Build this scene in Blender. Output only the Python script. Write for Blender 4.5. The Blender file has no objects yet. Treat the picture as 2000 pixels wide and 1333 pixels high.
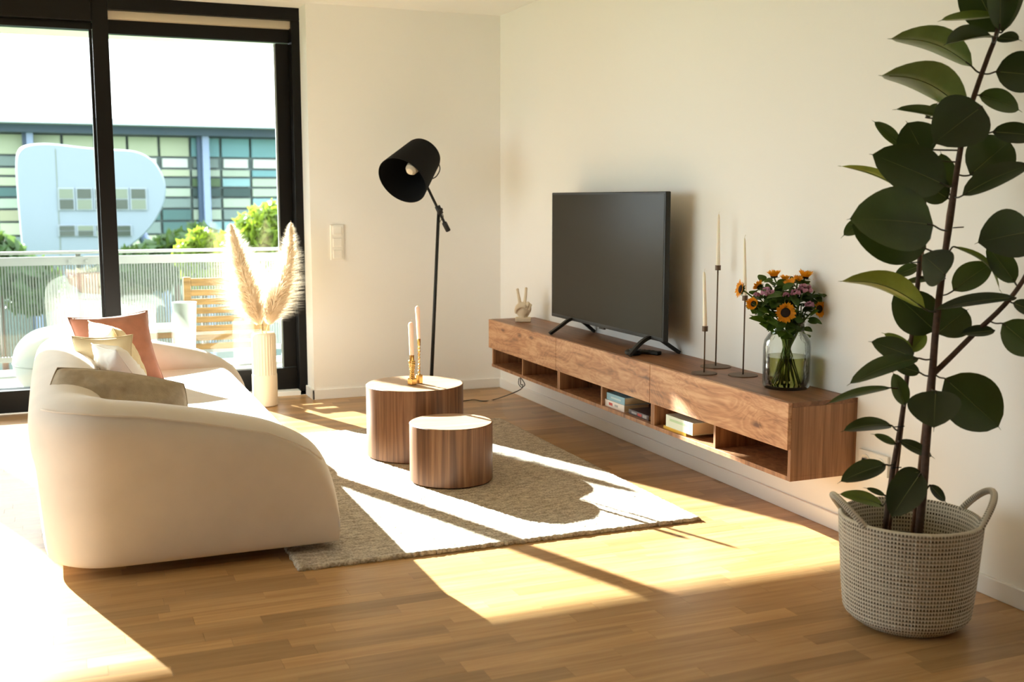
import bpy, bmesh, math, random
from mathutils import Vector, Matrix, noise
R_ = math.radians
scene = bpy.context.scene
COL = scene.collection
random.seed(7)

# ------------------------------------------------------------------ camera
FPX, CX, CY, CZ, YAW, PITCH = 2149.94, -2.7712, -7.0021, 1.2936, 0.3872, 0.1286
CAMP = Vector((CX, CY, CZ))
FWD = Vector((math.sin(YAW)*math.cos(PITCH), math.cos(YAW)*math.cos(PITCH), -math.sin(PITCH)))
RGT = Vector((math.cos(YAW), -math.sin(YAW), 0))
UPV = RGT.cross(FWD)
cam_d = bpy.data.cameras.new('camera'); cam = bpy.data.objects.new('camera', cam_d); COL.objects.link(cam)
cam.matrix_world = Matrix(((RGT.x, UPV.x, -FWD.x, CX), (RGT.y, UPV.y, -FWD.y, CY), (RGT.z, UPV.z, -FWD.z, CZ), (0, 0, 0, 1)))
cam_d.sensor_width = 36.0; cam_d.lens = FPX/2000*36.0; cam_d.clip_start = 0.05; cam_d.clip_end = 500
cam_d.dof.use_dof = True; cam_d.dof.focus_distance = 4.7; cam_d.dof.aperture_fstop = 3.4
scene.camera = cam

# ------------------------------------------------------------------ world, sun, exposure
world = bpy.data.worlds.new('world'); scene.world = world; world.use_nodes = True
wn = world.node_tree; wn.nodes.clear()
wo = wn.nodes.new('ShaderNodeOutputWorld'); wb = wn.nodes.new('ShaderNodeBackground')
wb.inputs['Color'].default_value = (0.92, 0.95, 1.0, 1); wb.inputs['Strength'].default_value = 5.0
wn.links.new(wb.outputs[0], wo.inputs[0])
SUN_DIR = Vector((0.355, -1.0, -0.414)).normalized()
sd = bpy.data.lights.new('sun', 'SUN'); sun = bpy.data.objects.new('sun', sd); COL.objects.link(sun)
sd.energy = 33.0; sd.angle = R_(0.55); sd.color = (1.0, 0.97, 0.93)
sun.rotation_euler = SUN_DIR.to_track_quat('-Z', 'Y').to_euler(); sun.location = (-4, 8, 6)
vs = scene.view_settings
vs.view_transform = 'Standard'; vs.look = 'None'; vs.gamma = 1.0; vs.exposure = 0.78; vs.use_curve_mapping = False
cy = scene.cycles
cy.max_bounces = 12; cy.diffuse_bounces = 8; cy.glossy_bounces = 4; cy.transmission_bounces = 8; cy.transparent_max_bounces = 24
cy.caustics_reflective = False; cy.caustics_refractive = False; cy.sample_clamp_indirect = 8.0; cy.use_denoising = True

# ------------------------------------------------------------------ pixel -> point helpers (2000x1333 frame)
def ray(px, py):
    return FWD + RGT*((px-1000)/FPX) + UPV*(-(py-666.5)/FPX)
def atD(px, py, D): return CAMP + ray(px, py)*D
def onx(px, py, x): d = ray(px, py); return CAMP + d*((x-CX)/d.x)
def ony(px, py, y): d = ray(px, py); return CAMP + d*((y-CY)/d.y)
def onz(px, py, z): d = ray(px, py); return CAMP + d*((z-CZ)/d.z)
def toPx(p):
    q = Vector(p)-CAMP; w = q.dot(FWD)
    return (1000+FPX*q.dot(RGT)/w, 666.5-FPX*q.dot(UPV)/w, w)

# ------------------------------------------------------------------ materials
def srgb(r, g, b):
    f = lambda c: (c/255/12.92) if c/255 <= 0.04045 else ((c/255+0.055)/1.055)**2.4
    return (f(r), f(g), f(b), 1)
MATS = {}
def newmat(name):
    m = bpy.data.materials.new(name); m.use_nodes = True; nt = m.node_tree
    return m, nt, nt.nodes['Principled BSDF']
def N(nt, t, **kw):
    n = nt.nodes.new(t)
    for k, v in kw.items(): setattr(n, k, v)
    return n
def setin(n, **kw):
    for k, v in kw.items(): n.inputs[k.replace('_', ' ')].default_value = v
def plain(name, col, rough=0.5, metal=0.0, spec=0.5, noise_amt=0.0, nscale=20, bump=0.0, bscale=80, sheen=0, coat=0):
    m, nt, p = newmat(name)
    p.inputs['Base Color'].default_value = col; p.inputs['Roughness'].default_value = rough
    p.inputs['Metallic'].default_value = metal; p.inputs['Specular IOR Level'].default_value = spec
    if sheen: p.inputs['Sheen Weight'].default_value = sheen
    if coat: p.inputs['Coat Weight'].default_value = coat
    tc = N(nt, 'ShaderNodeNewGeometry')
    if noise_amt:
        nz = N(nt, 'ShaderNodeTexNoise'); setin(nz, Scale=nscale, Detail=5.0); nt.links.new(tc.outputs['Position'], nz.inputs['Vector'])
        mr = N(nt, 'ShaderNodeMapRange'); setin(mr, From_Min=0.3, From_Max=0.7, To_Min=1-noise_amt, To_Max=1+noise_amt); nt.links.new(nz.outputs['Fac'], mr.inputs['Value'])
        mx = N(nt, 'ShaderNodeVectorMath', operation='SCALE'); mx.inputs[0].default_value = col[:3]; nt.links.new(mr.outputs[0], mx.inputs['Scale'])
        nt.links.new(mx.outputs[0], p.inputs['Base Color'])
    if bump:
        nb = N(nt, 'ShaderNodeTexNoise'); setin(nb, Scale=bscale, Detail=4.0); nt.links.new(tc.outputs['Position'], nb.inputs['Vector'])
        b = N(nt, 'ShaderNodeBump'); setin(b, Strength=bump, Distance=0.004); nt.links.new(nb.outputs['Fac'], b.inputs['Height']); nt.links.new(b.outputs[0], p.inputs['Normal'])
    MATS[name] = m; return m
def wood(name, c_dark, c_mid, c_light, stretch=(30, 2, 30), scale=1.0, rough=0.45, knots=0.0, perobj=0.0, island=False, bump=0.08, contrast=(0.3, 0.7), spec=0.5):
    m, nt, p = newmat(name)
    g = N(nt, 'ShaderNodeNewGeometry'); L = nt.links.new
    vec = g.outputs['Position']
    if perobj:
        oi = N(nt, 'ShaderNodeObjectInfo')
        add = N(nt, 'ShaderNodeMath', operation='ADD'); L(oi.outputs['Random'], add.inputs[0]); L(g.outputs['Random Per Island'], add.inputs[1])
        fr = N(nt, 'ShaderNodeMath', operation='FRACT'); L(add.outputs[0], fr.inputs[0])
        sc = N(nt, 'ShaderNodeMath', operation='MULTIPLY'); L(fr.outputs[0], sc.inputs[0]); sc.inputs[1].default_value = 37.0
        va = N(nt, 'ShaderNodeVectorMath', operation='ADD'); L(vec, va.inputs[0]); L(sc.outputs[0], va.inputs[1]); vec = va.outputs[0]
    mp = N(nt, 'ShaderNodeMapping'); mp.inputs['Scale'].default_value = stretch; L(vec, mp.inputs['Vector'])
    n0 = N(nt, 'ShaderNodeTexNoise'); setin(n0, Scale=scale, Detail=6.0, Roughness=0.62, Distortion=0.6); L(mp.outputs[0], n0.inputs['Vector'])
    fac = n0.outputs['Fac']
    if knots:
        mp2 = N(nt, 'ShaderNodeMapping'); s = [1.0 if v < 10 else 3.0 for v in stretch]; mp2.inputs['Scale'].default_value = s; L(vec, mp2.inputs['Vector'])
        n1 = N(nt, 'ShaderNodeTexNoise'); setin(n1, Scale=2.6, Detail=3.0, Distortion=1.2); L(mp2.outputs[0], n1.inputs['Vector'])
        # rings: sin of the smooth field, mixed into the grain
        mu = N(nt, 'ShaderNodeMath', operation='MULTIPLY'); L(n1.outputs['Fac'], mu.inputs[0]); mu.inputs[1].default_value = 75.0
        si = N(nt, 'ShaderNodeMath', operation='SINE'); L(mu.outputs[0], si.inputs[0])
        ma = N(nt, 'ShaderNodeMath', operation='MULTIPLY_ADD'); L(si.outputs[0], ma.inputs[0]); ma.inputs[1].default_value = 0.05*knots; L(fac, ma.inputs[2])
        vk = N(nt, 'ShaderNodeTexVoronoi'); setin(vk, Scale=3.2, Randomness=1.0); L(mp2.outputs[0], vk.inputs['Vector'])
        kr = N(nt, 'ShaderNodeMapRange'); setin(kr, From_Min=0.02, From_Max=0.16, To_Min=-0.35*knots, To_Max=0.0); L(vk.outputs['Distance'], kr.inputs['Value'])
        ad = N(nt, 'ShaderNodeMath', operation='ADD'); L(ma.outputs[0], ad.inputs[0]); L(kr.outputs[0], ad.inputs[1]); fac = ad.outputs[0]
    cr = N(nt, 'ShaderNodeValToRGB'); e = cr.color_ramp.elements
    e[0].position = contrast[0]; e[0].color = c_dark; e[1].position = contrast[1]; e[1].color = c_light
    x = cr.color_ramp.elements.new((contrast[0]+contrast[1])/2); x.color = c_mid
    L(fac, cr.inputs['Fac']); out = cr.outputs['Color']
    if perobj:
        mr = N(nt, 'ShaderNodeMapRange'); setin(mr, To_Min=1-perobj, To_Max=1+perobj*0.8); L(fr.outputs[0], mr.inputs['Value'])
        vm = N(nt, 'ShaderNodeVectorMath', operation='SCALE'); L(out, vm.inputs[0]); L(mr.outputs[0], vm.inputs['Scale']); out = vm.outputs[0]
    L(out, p.inputs['Base Color']); p.inputs['Roughness'].default_value = rough; p.inputs['Specular IOR Level'].default_value = spec
    b = N(nt, 'ShaderNodeBump'); setin(b, Strength=bump, Distance=0.002); L(fac, b.inputs['Height']); L(b.outputs[0], p.inputs['Normal'])
    MATS[name] = m; return m
def thin_glass(name, tint, ior=1.5, rough=0.0, boost=1.0):
    m, nt, p = newmat(name); nt.nodes.remove(p); L = nt.links.new
    out = nt.nodes['Material Output']
    tr = N(nt, 'ShaderNodeBsdfTransparent'); tr.inputs['Color'].default_value = tint
    gl = N(nt, 'ShaderNodeBsdfGlossy'); gl.inputs['Roughness'].default_value = rough
    fr = N(nt, 'ShaderNodeFresnel'); fr.inputs['IOR'].default_value = ior
    mu = N(nt, 'ShaderNodeMath', operation='MULTIPLY', use_clamp=True); L(fr.outputs[0], mu.inputs[0]); mu.inputs[1].default_value = boost
    mx = N(nt, 'ShaderNodeMixShader'); L(mu.outputs[0], mx.inputs[0]); L(tr.outputs[0], mx.inputs[1]); L(gl.outputs[0], mx.inputs[2])
    L(mx.outputs[0], out.inputs['Surface']); MATS[name] = m; return m
def translucent(name, col, tcol, mix=0.4, noise_amt=0.2, nscale=40, rough=0.5, spec=0.3):
    m = plain(name, col, rough, spec=spec, noise_amt=noise_amt, nscale=nscale); nt = m.node_tree; L = nt.links.new
    p = nt.nodes['Principled BSDF']; out = nt.nodes['Material Output']
    t = N(nt, 'ShaderNodeBsdfTranslucent'); t.inputs['Color'].default_value = tcol
    mx = N(nt, 'ShaderNodeMixShader'); mx.inputs[0].default_value = mix; L(p.outputs[0], mx.inputs[1]); L(t.outputs[0], mx.inputs[2]); L(mx.outputs[0], out.inputs['Surface'])
    return m

WALL = plain('wall_paint', (0.87, 0.86, 0.84, 1), 0.85, spec=0.2, bump=0.05, bscale=150)
CEIL = plain('ceiling_paint', (0.88, 0.88, 0.87, 1), 0.9, spec=0.1)
SKIRT = plain('skirting_white', (0.85, 0.85, 0.84, 1), 0.45)
FLOORW = wood('oak_floor', (0.34, 0.185, 0.072, 1), (0.43, 0.25, 0.105, 1), (0.51, 0.315, 0.145, 1), stretch=(2.2, 38, 38), scale=1.0, rough=0.33, perobj=0.26, bump=0.03, contrast=(0.28, 0.72), spec=0.35)
GAP = plain('floor_gap', (0.10, 0.05, 0.02, 1), 0.8)
FRAME = plain('black_frame', (0.005, 0.0045, 0.0045, 1), 0.4, spec=0.2)
GLASS = thin_glass('window_glass', (0.92, 0.97, 0.955, 1), 1.5, boost=1.5)
SOFA = plain('sofa_velvet', (0.70, 0.635, 0.585, 1), 0.85, spec=0.15, noise_amt=0.05, nscale=6, bump=0.06, bscale=300, sheen=0.3)
BLACK = plain('black_metal', (0.012, 0.012, 0.012, 1), 0.5, spec=0.4)
BLACKF = plain('black_fabric', (0.008, 0.008, 0.009, 1), 0.9, spec=0.15)

# ------------------------------------------------------------------ mesh helpers
ORG = {}
def link(name, verts, faces, mat, parent=None, smooth=False, mats=None, midx=None, uvs=None, kind=None):
    verts = [Vector(v) for v in verts]
    if parent is not None: o0 = ORG[parent]
    else:
        xs = [v.x for v in verts]; ys = [v.y for v in verts]; zs = [v.z for v in verts]
        o0 = Vector(((min(xs)+max(xs))/2, (min(ys)+max(ys))/2, min(zs)))
    me = bpy.data.meshes.new(name); me.from_pydata([v-o0 for v in verts], [], faces); me.update()
    if mats:
        for mm in mats: me.materials.append(mm)
        for i, p in enumerate(me.polygons): p.material_index = midx[i]
    else: me.materials.append(mat)
    if uvs:
        ul = me.uv_layers.new(name='UVMap')
        for lp in me.loops: ul.data[lp.index].uv = uvs[lp.vertex_index]
    if smooth:
        for p in me.polygons: p.use_smooth = True
    o = bpy.data.objects.new(name, me); COL.objects.link(o); ORG[o] = o0
    if parent is not None: o.parent = parent
    else: o.location = o0
    if kind: o['kind'] = kind
    return o
def thing(name, loc, label, cat, group=None, kind=None):
    o = bpy.data.objects.new(name, None); COL.objects.link(o); o.location = loc; o.empty_display_size = 0.05
    ORG[o] = Vector(loc); tag(o, label, cat, group, kind); return o
def tag(o, label, cat, group=None, kind=None):
    o['label'] = label; o['category'] = cat
    if group: o['group'] = group
    if kind: o['kind'] = kind
    return o
def boxgeo(x0, x1, y0, y1, z0, z1, bev=0.0, seg=2):
    bm = bmesh.new(); bmesh.ops.create_cube(bm, size=1)
    for v in bm.verts: v.co = Vector(((x0+x1)/2+v.co.x*(x1-x0), (y0+y1)/2+v.co.y*(y1-y0), (z0+z1)/2+v.co.z*(z1-z0)))
    if bev: bmesh.ops.bevel(bm, geom=list(bm.edges), offset=bev, segments=seg, profile=0.5, affect='EDGES')
    bm.verts.ensure_lookup_table()
    vs = [v.co.copy() for v in bm.verts]; fs = [[v.index for v in f.verts] for f in bm.faces]; bm.free(); return vs, fs
def box(name, x0, x1, y0, y1, z0, z1, mat, parent=None, bev=0.0, M=None, seg=2, smooth=False):
    vs, fs = boxgeo(min(x0, x1), max(x0, x1), min(y0, y1), max(y0, y1), min(z0, z1), max(z0, z1), bev, seg)
    if M is not None: vs = [M @ v for v in vs]
    return link(name, vs, fs, mat, parent, smooth)
def join(parts):
    V, F = [], []
    for vs, fs in parts:
        o = len(V); V += list(vs); F += [[i+o for i in f] for f in fs]
    return V, F
def lathegeo(prof, seg=32, M=None, c=(0, 0, 0)):
    V, F = [], []; c = Vector(c)
    n = len(prof)
    for i in range(seg):
        a = 2*math.pi*i/seg
        for r, z in prof: V.append(Vector((r*math.cos(a), r*math.sin(a), z)))
    for i in range(seg):
        j = (i+1) % seg
        for k in range(n-1): F.append([i*n+k, j*n+k, j*n+k+1, i*n+k+1])
    if prof[0][0] > 1e-6: F.append([i*n for i in range(seg)][::-1])
    if prof[-1][0] > 1e-6: F.append([i*n+n-1 for i in range(seg)])
    if M is not None: V = [M @ v for v in V]
    return [v+c for v in V], F
def lathe(name, prof, mat, parent=None, seg=32, c=(0, 0, 0), M=None, smooth=True, openends=False):
    V, F = lathegeo(prof, seg, M, c)
    if openends: F = [f for f in F if len(f) <= 4]
    o = link(name, V, F, mat, parent, smooth); autosm(o); return o
def autosm(o, ang=24):
    me = o.data; ca = math.cos(R_(ang))
    bm = bmesh.new(); bm.from_mesh(me)
    for e in bm.edges:
        if len(e.link_faces) == 2 and e.link_faces[0].normal.dot(e.link_faces[1].normal) < ca: e.smooth = False
    bm.to_mesh(me); bm.free()
def tubegeo(pts, rad, seg=10, caps=True):
    pts = [Vector(p) for p in pts]; n = len(pts)
    if not hasattr(rad, '__len__'): rad = [rad]*n
    V, F = [], []; up = None
    for i in range(n):
        t = (pts[min(i+1, n-1)]-pts[max(i-1, 0)]).normalized()
        if up is None:
            up = t.orthogonal().normalized()
        else:
            up = (up-t*up.dot(t)); up = up.normalized() if up.length > 1e-6 else t.orthogonal().normalized()
        s = t.cross(up)
        for k in range(seg):
            a = 2*math.pi*k/seg; V.append(pts[i]+(up*math.cos(a)+s*math.sin(a))*rad[i])
    for i in range(n-1):
        for k in range(seg):
            k2 = (k+1) % seg; F.append([i*seg+k, i*seg+k2, (i+1)*seg+k2, (i+1)*seg+k])
    if caps:
        F.append([k for k in range(seg)][::-1]); F.append([(n-1)*seg+k for k in range(seg)])
    return V, F
def tube(name, pts, rad, mat, parent=None, seg=10): 
    V, F = tubegeo(pts, rad, seg); return link(name, V, F, mat, parent, True)
def spline(pts, n=8):
    pts = [Vector(p) for p in pts]; out = []
    for i in range(len(pts)-1):
        p0 = pts[max(i-1, 0)]; p1 = pts[i]; p2 = pts[i+1]; p3 = pts[min(i+2, len(pts)-1)]
        for k in range(n):
            t = k/n; out.append(0.5*((2*p1)+(p2-p0)*t+(2*p0-5*p1+4*p2-p3)*t*t+(3*p1-p0-3*p2+p3)*t**3))
    out.append(pts[-1]); return out
def interp(x, tab):
    if x <= tab[0][0]: return tab[0][1]
    for (a, va), (b, vb) in zip(tab, tab[1:]):
        if x <= b: return va+(vb-va)*(x-a)/(b-a)
    return tab[-1][1]
def dup(root):
    r = root.copy(); COL.objects.link(r)
    for ch in list(root.children):
        c = ch.copy(); COL.objects.link(c); c.parent = r
        for g in ch.children:
            d = g.copy(); COL.objects.link(d); d.parent = c
    return r

# ================================================================== STRUCTURE
H = 2.5
XL, YR = -6.2, -9.6       # far-left and rear walls, outside the frame
WX = -1.30                # corner of the window reveal
def st(o, label, cat): return tag(o, label, cat, kind='structure')
o = box('wall_right', 0, 0.2, YR, 0.3, -0.2, H+0.2, WALL); st(o, 'cream painted side wall behind the television and the rubber plant', 'wall')
o = box('wall_back', WX, 0.2, 0, 0.3, -0.2, H+0.2, WALL); st(o, 'cream painted end wall between the window and the room corner', 'wall')
o = link('wall_left', *join([boxgeo(XL-0.2, XL, YR, -4.4, -0.2, H+0.2), boxgeo(XL-0.2, XL, -0.5, 0.5, -0.2, H+0.2), boxgeo(XL-0.2, XL, -4.4, -0.5, 2.35, H+0.2), boxgeo(XL-0.2, XL, -4.4, -0.5, -0.2, 0.0)]), WALL); st(o, 'cream painted wall on the far left of the room', 'wall')
o = box('wall_rear', XL-0.2, 0.2, YR-0.2, YR, -0.2, H+0.2, plain('rear_wall_darkened', (0.30, 0.28, 0.25, 1), 0.8)); st(o, 'unseen rear wall of the room, darkened to cut bounce light', 'wall')  # out of view; colour darkened to cut light bounced back into the room
o = box('ceiling', XL-0.2, 0.2, YR-0.2, 0.42, H, H+0.3, CEIL); st(o, 'plain cream ceiling above the whole living room', 'ceiling')
o = box('trim_1', XL, WX, 0.0, 0.199, 2.4985, H, CEIL); st(o, 'cream painted lintel strip above the window frame', 'trim')
o = link('baseboard_back', *join([boxgeo(WX-0.015, -0.0, -0.015, 0.0, 0, 0.0647, 0.003), boxgeo(WX-0.015, WX, -0.015, 0.195, 0, 0.0647, 0.003)]), SKIRT)
st(o, 'white skirting board along the end wall by the window', 'baseboard')
o = box('baseboard_right', -0.015, 0, YR, -0.015, 0, 0.0647, SKIRT, bev=0.003); st(o, 'white skirting board along the wall below the media console', 'baseboard')

# ---- floor: oak strips laid along X
floor = box('floor', XL-0.2, 0.2, YR-0.2, 0.35, -0.25, -0.006, GAP); st(floor, 'oak strip parquet floor with warm honey planks', 'floor')
PW = 0.07
lens = [0.30, 0.40, 0.50, 0.60]
strips = []
row = 0; y = 0.34
while y > YR:
    rr = random.Random(row*13+5); x = XL - rr.random()*0.6
    while x < 0.0:
        l = rr.choice(lens); x1 = x+l
        if x1 > XL: strips.append((max(x, XL), min(x1, 0.0), y-PW, y, l if (x >= XL and x1 <= 0.0) else None))
        x = x1
    y -= PW; row += 1
def strip_area(s):
    px, py, w = toPx(((s[0]+s[1])/2, (s[2]+s[3])/2, 0))
    if w < 0.3: return 0
    cs = [toPx((a, b, 0)) for a in s[:2] for b in s[2:4]]
    if max(c[0] for c in cs) < 0 or min(c[0] for c in cs) > 2000 or min(c[1] for c in cs) > 1333: return 0
    if s[0] > -2.95 and s[1] < -1.85 and -3.2 < (s[2]+s[3])/2 < -0.95: return 0      # under the sofa
    if s[0] > -1.95 and s[1] < -0.45 and -3.25 < (s[2]+s[3])/2 < -1.1: return 0     # under the rug
    return (s[1]-s[0])*(s[3]-s[2])*FPX*FPX/w/w*(CZ/w)
order = sorted(range(len(strips)), key=lambda i: -strip_area(strips[i]))
single = set([i for i in order[:300] if strip_area(strips[i]) > 0])
PM = {}
g_ = 0.0003
def planks_geo(x0, x1, y0, y1):
    V = [(x0, y0, -0.012), (x1, y0, -0.012), (x1, y1, -0.012), (x0, y1, -0.012), (x0, y0, 0), (x1, y0, 0), (x1, y1, 0), (x0, y1, 0)]
    return V, [[4, 5, 6, 7], [0, 1, 5, 4], [1, 2, 6, 5], [2, 3, 7, 6], [3, 0, 4, 7]]
rest = []
for i, s in enumerate(strips):
    x0, x1, y0, y1, l = s
    if i in single:
        key = round(x1-x0, 4)
        if key not in PM:
            V, F = planks_geo(-key/2+g_, key/2-g_, -PW/2+g_/2, PW/2-g_/2)
            me = bpy.data.meshes.new('plank'); me.from_pydata(V, [], F); me.materials.append(FLOORW); PM[key] = me
        o = bpy.data.objects.new('plank', PM[key]); COL.objects.link(o); o.parent = floor
        o.location = Vector(((x0+x1)/2, (y0+y1)/2, 0))-ORG[floor]
    else: rest.append(planks_geo(x0+g_, x1-g_, y0+g_/2, y1-g_/2))
V, F = join(rest); o = link('plank_field', V, F, FLOORW, floor, kind='stuff')

# ---- window front: black frames, panes, blind strip
WY = 0.2
w1 = thing('window_1', (-1.9, 0.25, 0), 'black framed glass sliding door at the right, behind the pampas vase', 'window', kind='structure')
w2 = thing('window_2', (-3.2, 0.3, 0), 'black framed glass door pane behind the sofa', 'window', kind='structure')
w3 = thing('window_3', (-5.0, 0.3, 0), 'black framed glass front at the far left of the room', 'window', kind='structure')
B = lambda n, a, par, mat=FRAME, bev=0.003: box(n, *a, mat, par, bev)
B('frame_head', (-2.45, WX, WY, 0.36, 2.42, 2.4985), w1); B('blind_strip', (-2.45, -1.352, 0.232, 0.34, 2.372, 2.42), w1, plain('blind_strip', srgb(190, 178, 158), 0.7))
B('frame_jamb', (-1.352, WX, WY, 0.36, 0.0, 2.42), w1)
B('sash_top_rail', (-2.45, -1.352, 0.28, 0.345, 2.290, 2.388), w1); B('sash_bottom_rail', (-2.45, -1.352, 0.28, 0.345, 0.03, 0.175), w1)
B('sash_stile', (-1.436, -1.352, 0.30, 0.345, 0.178, 2.285), w1)
B('glazing_bead', (-1.446, -1.436, 0.315, 0.335, 0.178, 2.285), w1, plain('glazing_bead', srgb(150, 160, 160), 0.4), 0)
B('threshold', (-2.45, WX, WY, 0.36, -0.004, 0.03), w1, SKIRT)
box('pane', -2.45, -1.43, 0.321, 0.329, 0.17, 2.295, GLASS, w1)
B('mullion', (-2.542, -2.45, WY, 0.25, 0.0, 2.4985), w2)
B('frame_head', (-3.66, -2.542, WY-0.012, 0.36, 2.345, 2.4985), w2); B('sash_top_rail', (-3.66, -2.542, 0.24, 0.33, 2.302, 2.345), w2)
B('bottom_rail', (-3.66, -2.542, WY, 0.33, 0.008, 0.142), w2); B('threshold', (-3.93, -2.542, WY, 0.36, -0.004, 0.008), w2, SKIRT)
B('sash_stile', (-2.56, -2.542, 0.25, 0.33, 0.142, 2.302), w2)
box('pane', -3.66, -2.55, 0.285, 0.293, 0.13, 2.31, GLASS, w2)
B('mullion', (-3.93, -3.66, WY, 0.36, 0.0, 2.4985), w3)
B('frame_head', (-6.1, -3.93, WY, 0.36, 2.345, 2.4985), w3); B('bottom_rail', (-6.1, -3.93, WY, 0.36, 0.0, 0.142), w3); B('mullion', (-5.06, -4.96, WY, 0.36, 0.142, 2.345), w3)
B('frame_jamb', (-6.19, -6.1, WY, 0.36, 0.0, 2.4985), w3)
box('pane', -4.96, -3.93, 0.285, 0.293, 0.13, 2.36, GLASS, w3); box('pane', -6.1, -5.06, 0.285, 0.293, 0.13, 2.36, GLASS, w3)

w4 = thing('fill_window', (XL-0.1, -2.4, 0), 'black framed glass front added in the unseen left wall for cool fill light', 'window', kind='structure')  # unseen glass front, added to send cool sky light onto the right wall
for a, b_ in ((-4.4, -4.32), (-3.13, -3.05), (-1.85, -1.77), (-0.58, -0.5)): box('mullion', XL-0.14, XL-0.04, a, b_, 0.0, 2.35, FRAME, w4, 0.003)
for a, b_ in ((-4.32, -3.13), (-3.05, -1.85), (-1.77, -0.58)):
    box('top_rail', XL-0.14, XL-0.05, a, b_, 2.26, 2.35, FRAME, w4, 0.003); box('bottom_rail', XL-0.14, XL-0.05, a, b_, 0.0, 0.14, FRAME, w4, 0.003)
    box('pane', XL-0.10, XL-0.092, a, b_, 0.14, 2.26, GLASS, w4)

# ---- balcony
DECK = plain('balcony_deck', srgb(150, 150, 142), 0.8, noise_amt=0.1, nscale=6)
o = box('balcony_floor', XL-2, 4, 0.36, 2.25, -0.3, -0.02, DECK); st(o, 'pale balcony floor outside the glass doors', 'balcony')
o = box('balcony_ceiling', XL-2, 4, 0.42, 2.12, 2.5, 2.75, plain('soffit', srgb(214, 220, 205), 0.9)); st(o, 'pale underside of the balcony above the glass doors', 'balcony ceiling')
o = box('outer_wall', 0.2, 4, 0.1, 0.36, -0.2, 2.75, CEIL); st(o, 'pale outer wall beside the balcony doors', 'wall')
RAILM = plain('rail_paint', srgb(176, 178, 176), 0.5); RAILG = plain('rail_mesh', srgb(128, 134, 130), 0.5)
rl = thing('balcony_railing', (-2.2, 2.1, -0.02), 'pale metal balcony railing with fine vertical mesh and flat handrail', 'railing')
box('handrail', -6.5, 3.5, 2.06, 2.14, 0.875, 0.897, RAILM, rl, 0.004)
box('upper_rail', -6.5, 3.5, 2.085, 2.115, 0.79, 0.855, RAILM, rl, 0.003); box('lower_rail', -6.5, 3.5, 2.085, 2.115, 0.06, 0.10, RAILM, rl, 0.003)
bars = []
x = -6.5
while x < 3.5:
    bars.append(boxgeo(x, x+0.0125, 2.095, 2.105, 0.10, 0.79)); x += 0.021
link('mesh_bars', *join(bars), RAILG, rl, kind='stuff')
for x in (-5.2, -3.95, -2.66, -1.36, 0.0, 1.3, 2.6):
    p = box('post', x-0.02, x+0.02, 2.1, 2.16, -0.02, 0.876, plain('rail_post', srgb(120, 125, 120), 0.4) if 'rail_post' not in MATS else MATS['rail_post'], rl, 0.003)
    for dx in (-0.06, 0.06):
        for z in (0.82, 0.70): box('bolt', x+dx-0.012, x+dx+0.012, 2.07, 2.1, z-0.012, z+0.012, RAILM, p, 0.003)

# ================================================================== SOFA
hx = [(-2.91, 0.625), (-2.75, 0.622), (-2.55, 0.60), (-2.35, 0.562), (-2.13, 0.51), (-2.06, 0.478), (-1.99, 0.44), (-1.945, 0.40), (-1.915, 0.35), (-1.897, 0.30), (-1.885, 0.24), (-1.881, 0.17), (-1.88, 0.10)]
YN, YF, XO, RC, TH = -3.19, -0.90, -2.915, 0.27, 0.27
path = []      # (outer point, inward normal, height)
xs_arm = [-1.88, -1.881, -1.885, -1.897, -1.915, -1.945, -1.99, -2.06, -2.13, -2.25, -2.35, -2.45, -2.55, -2.64]
for i, x in enumerate(xs_arm): path.append((Vector((x, YN, 0)), Vector((0, 1, 0)), interp(x, hx)))
for k in range(1, 10):
    a = R_(90*k/10); c = Vector((XO+RC, YN+RC, 0)); nrm = Vector((math.sin(a), math.cos(a), 0))
    pt = c - nrm*RC; path.append((pt, nrm, interp(pt.x, hx)))
for k in range(0, 17): path.append((Vector((XO, YN+RC+(YF-YN-2*RC)*k/16, 0)), Vector((1, 0, 0)), 0.625+0.045*math.sin(math.pi*k/16)**0.7))
half = [(Vector((p.x, YN+YF-p.y, 0)), Vector((n.x, -n.y, 0)), h) for p, n, h in path[:len(xs_arm)+9]]
path += half[::-1]
sofa = thing('sofa', (-2.4, -2.05, 0), 'rounded cream velvet two-seat sofa standing half on the rug', 'sofa')
V, F = [], []; NS = None
for p, nrm, h in path:
    zb = 0.04; r = min(0.125, (h-zb)*0.48)
    prof = []
    prof.append((0.035, zb)); prof.append((0.022, zb+0.006)); prof.append((0.014, zb+0.02)); prof.append((0.008, zb+0.05))
    zt = max(h-r, zb+0.055)
    for k in range(1, 5): prof.append((0.008*(1-k/4)**1, zb+0.05+(zt-zb-0.05)*k/4))
    for k in range(1, 12):
        a = math.pi*k/12; prof.append((TH/2-(TH/2)*math.cos(a), zt+(h-zt)*math.sin(a)**0.75))
    prof += [(TH, zt), (TH+0.01, max(zt*0.6, zb+0.03)), (TH+0.02, zb+0.02), (TH-0.02, zb)]
    NS = len(prof)
    for u, z in prof: V.append(p+nrm*(u+(0.032*(1-z/0.55) if u < TH*0.5 and z < 0.55 else 0))+Vector((0, 0, z)))
n = len(path)
for i in range(n-1):
    for k in range(NS-1): F.append([i*NS+k, i*NS+k+1, (i+1)*NS+k+1, (i+1)*NS+k])
    F.append([i*NS+NS-1, i*NS, (i+1)*NS, (i+1)*NS+NS-1])
F.append(list(range(NS))[::-1]); F.append([(n-1)*NS+k for k in range(NS)])
o = shell_ = link('shell', V, F, SOFA, sofa, True)
md = o.modifiers.new('sub', 'SUBSURF'); md.levels = 1; md.render_levels = 1
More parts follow.
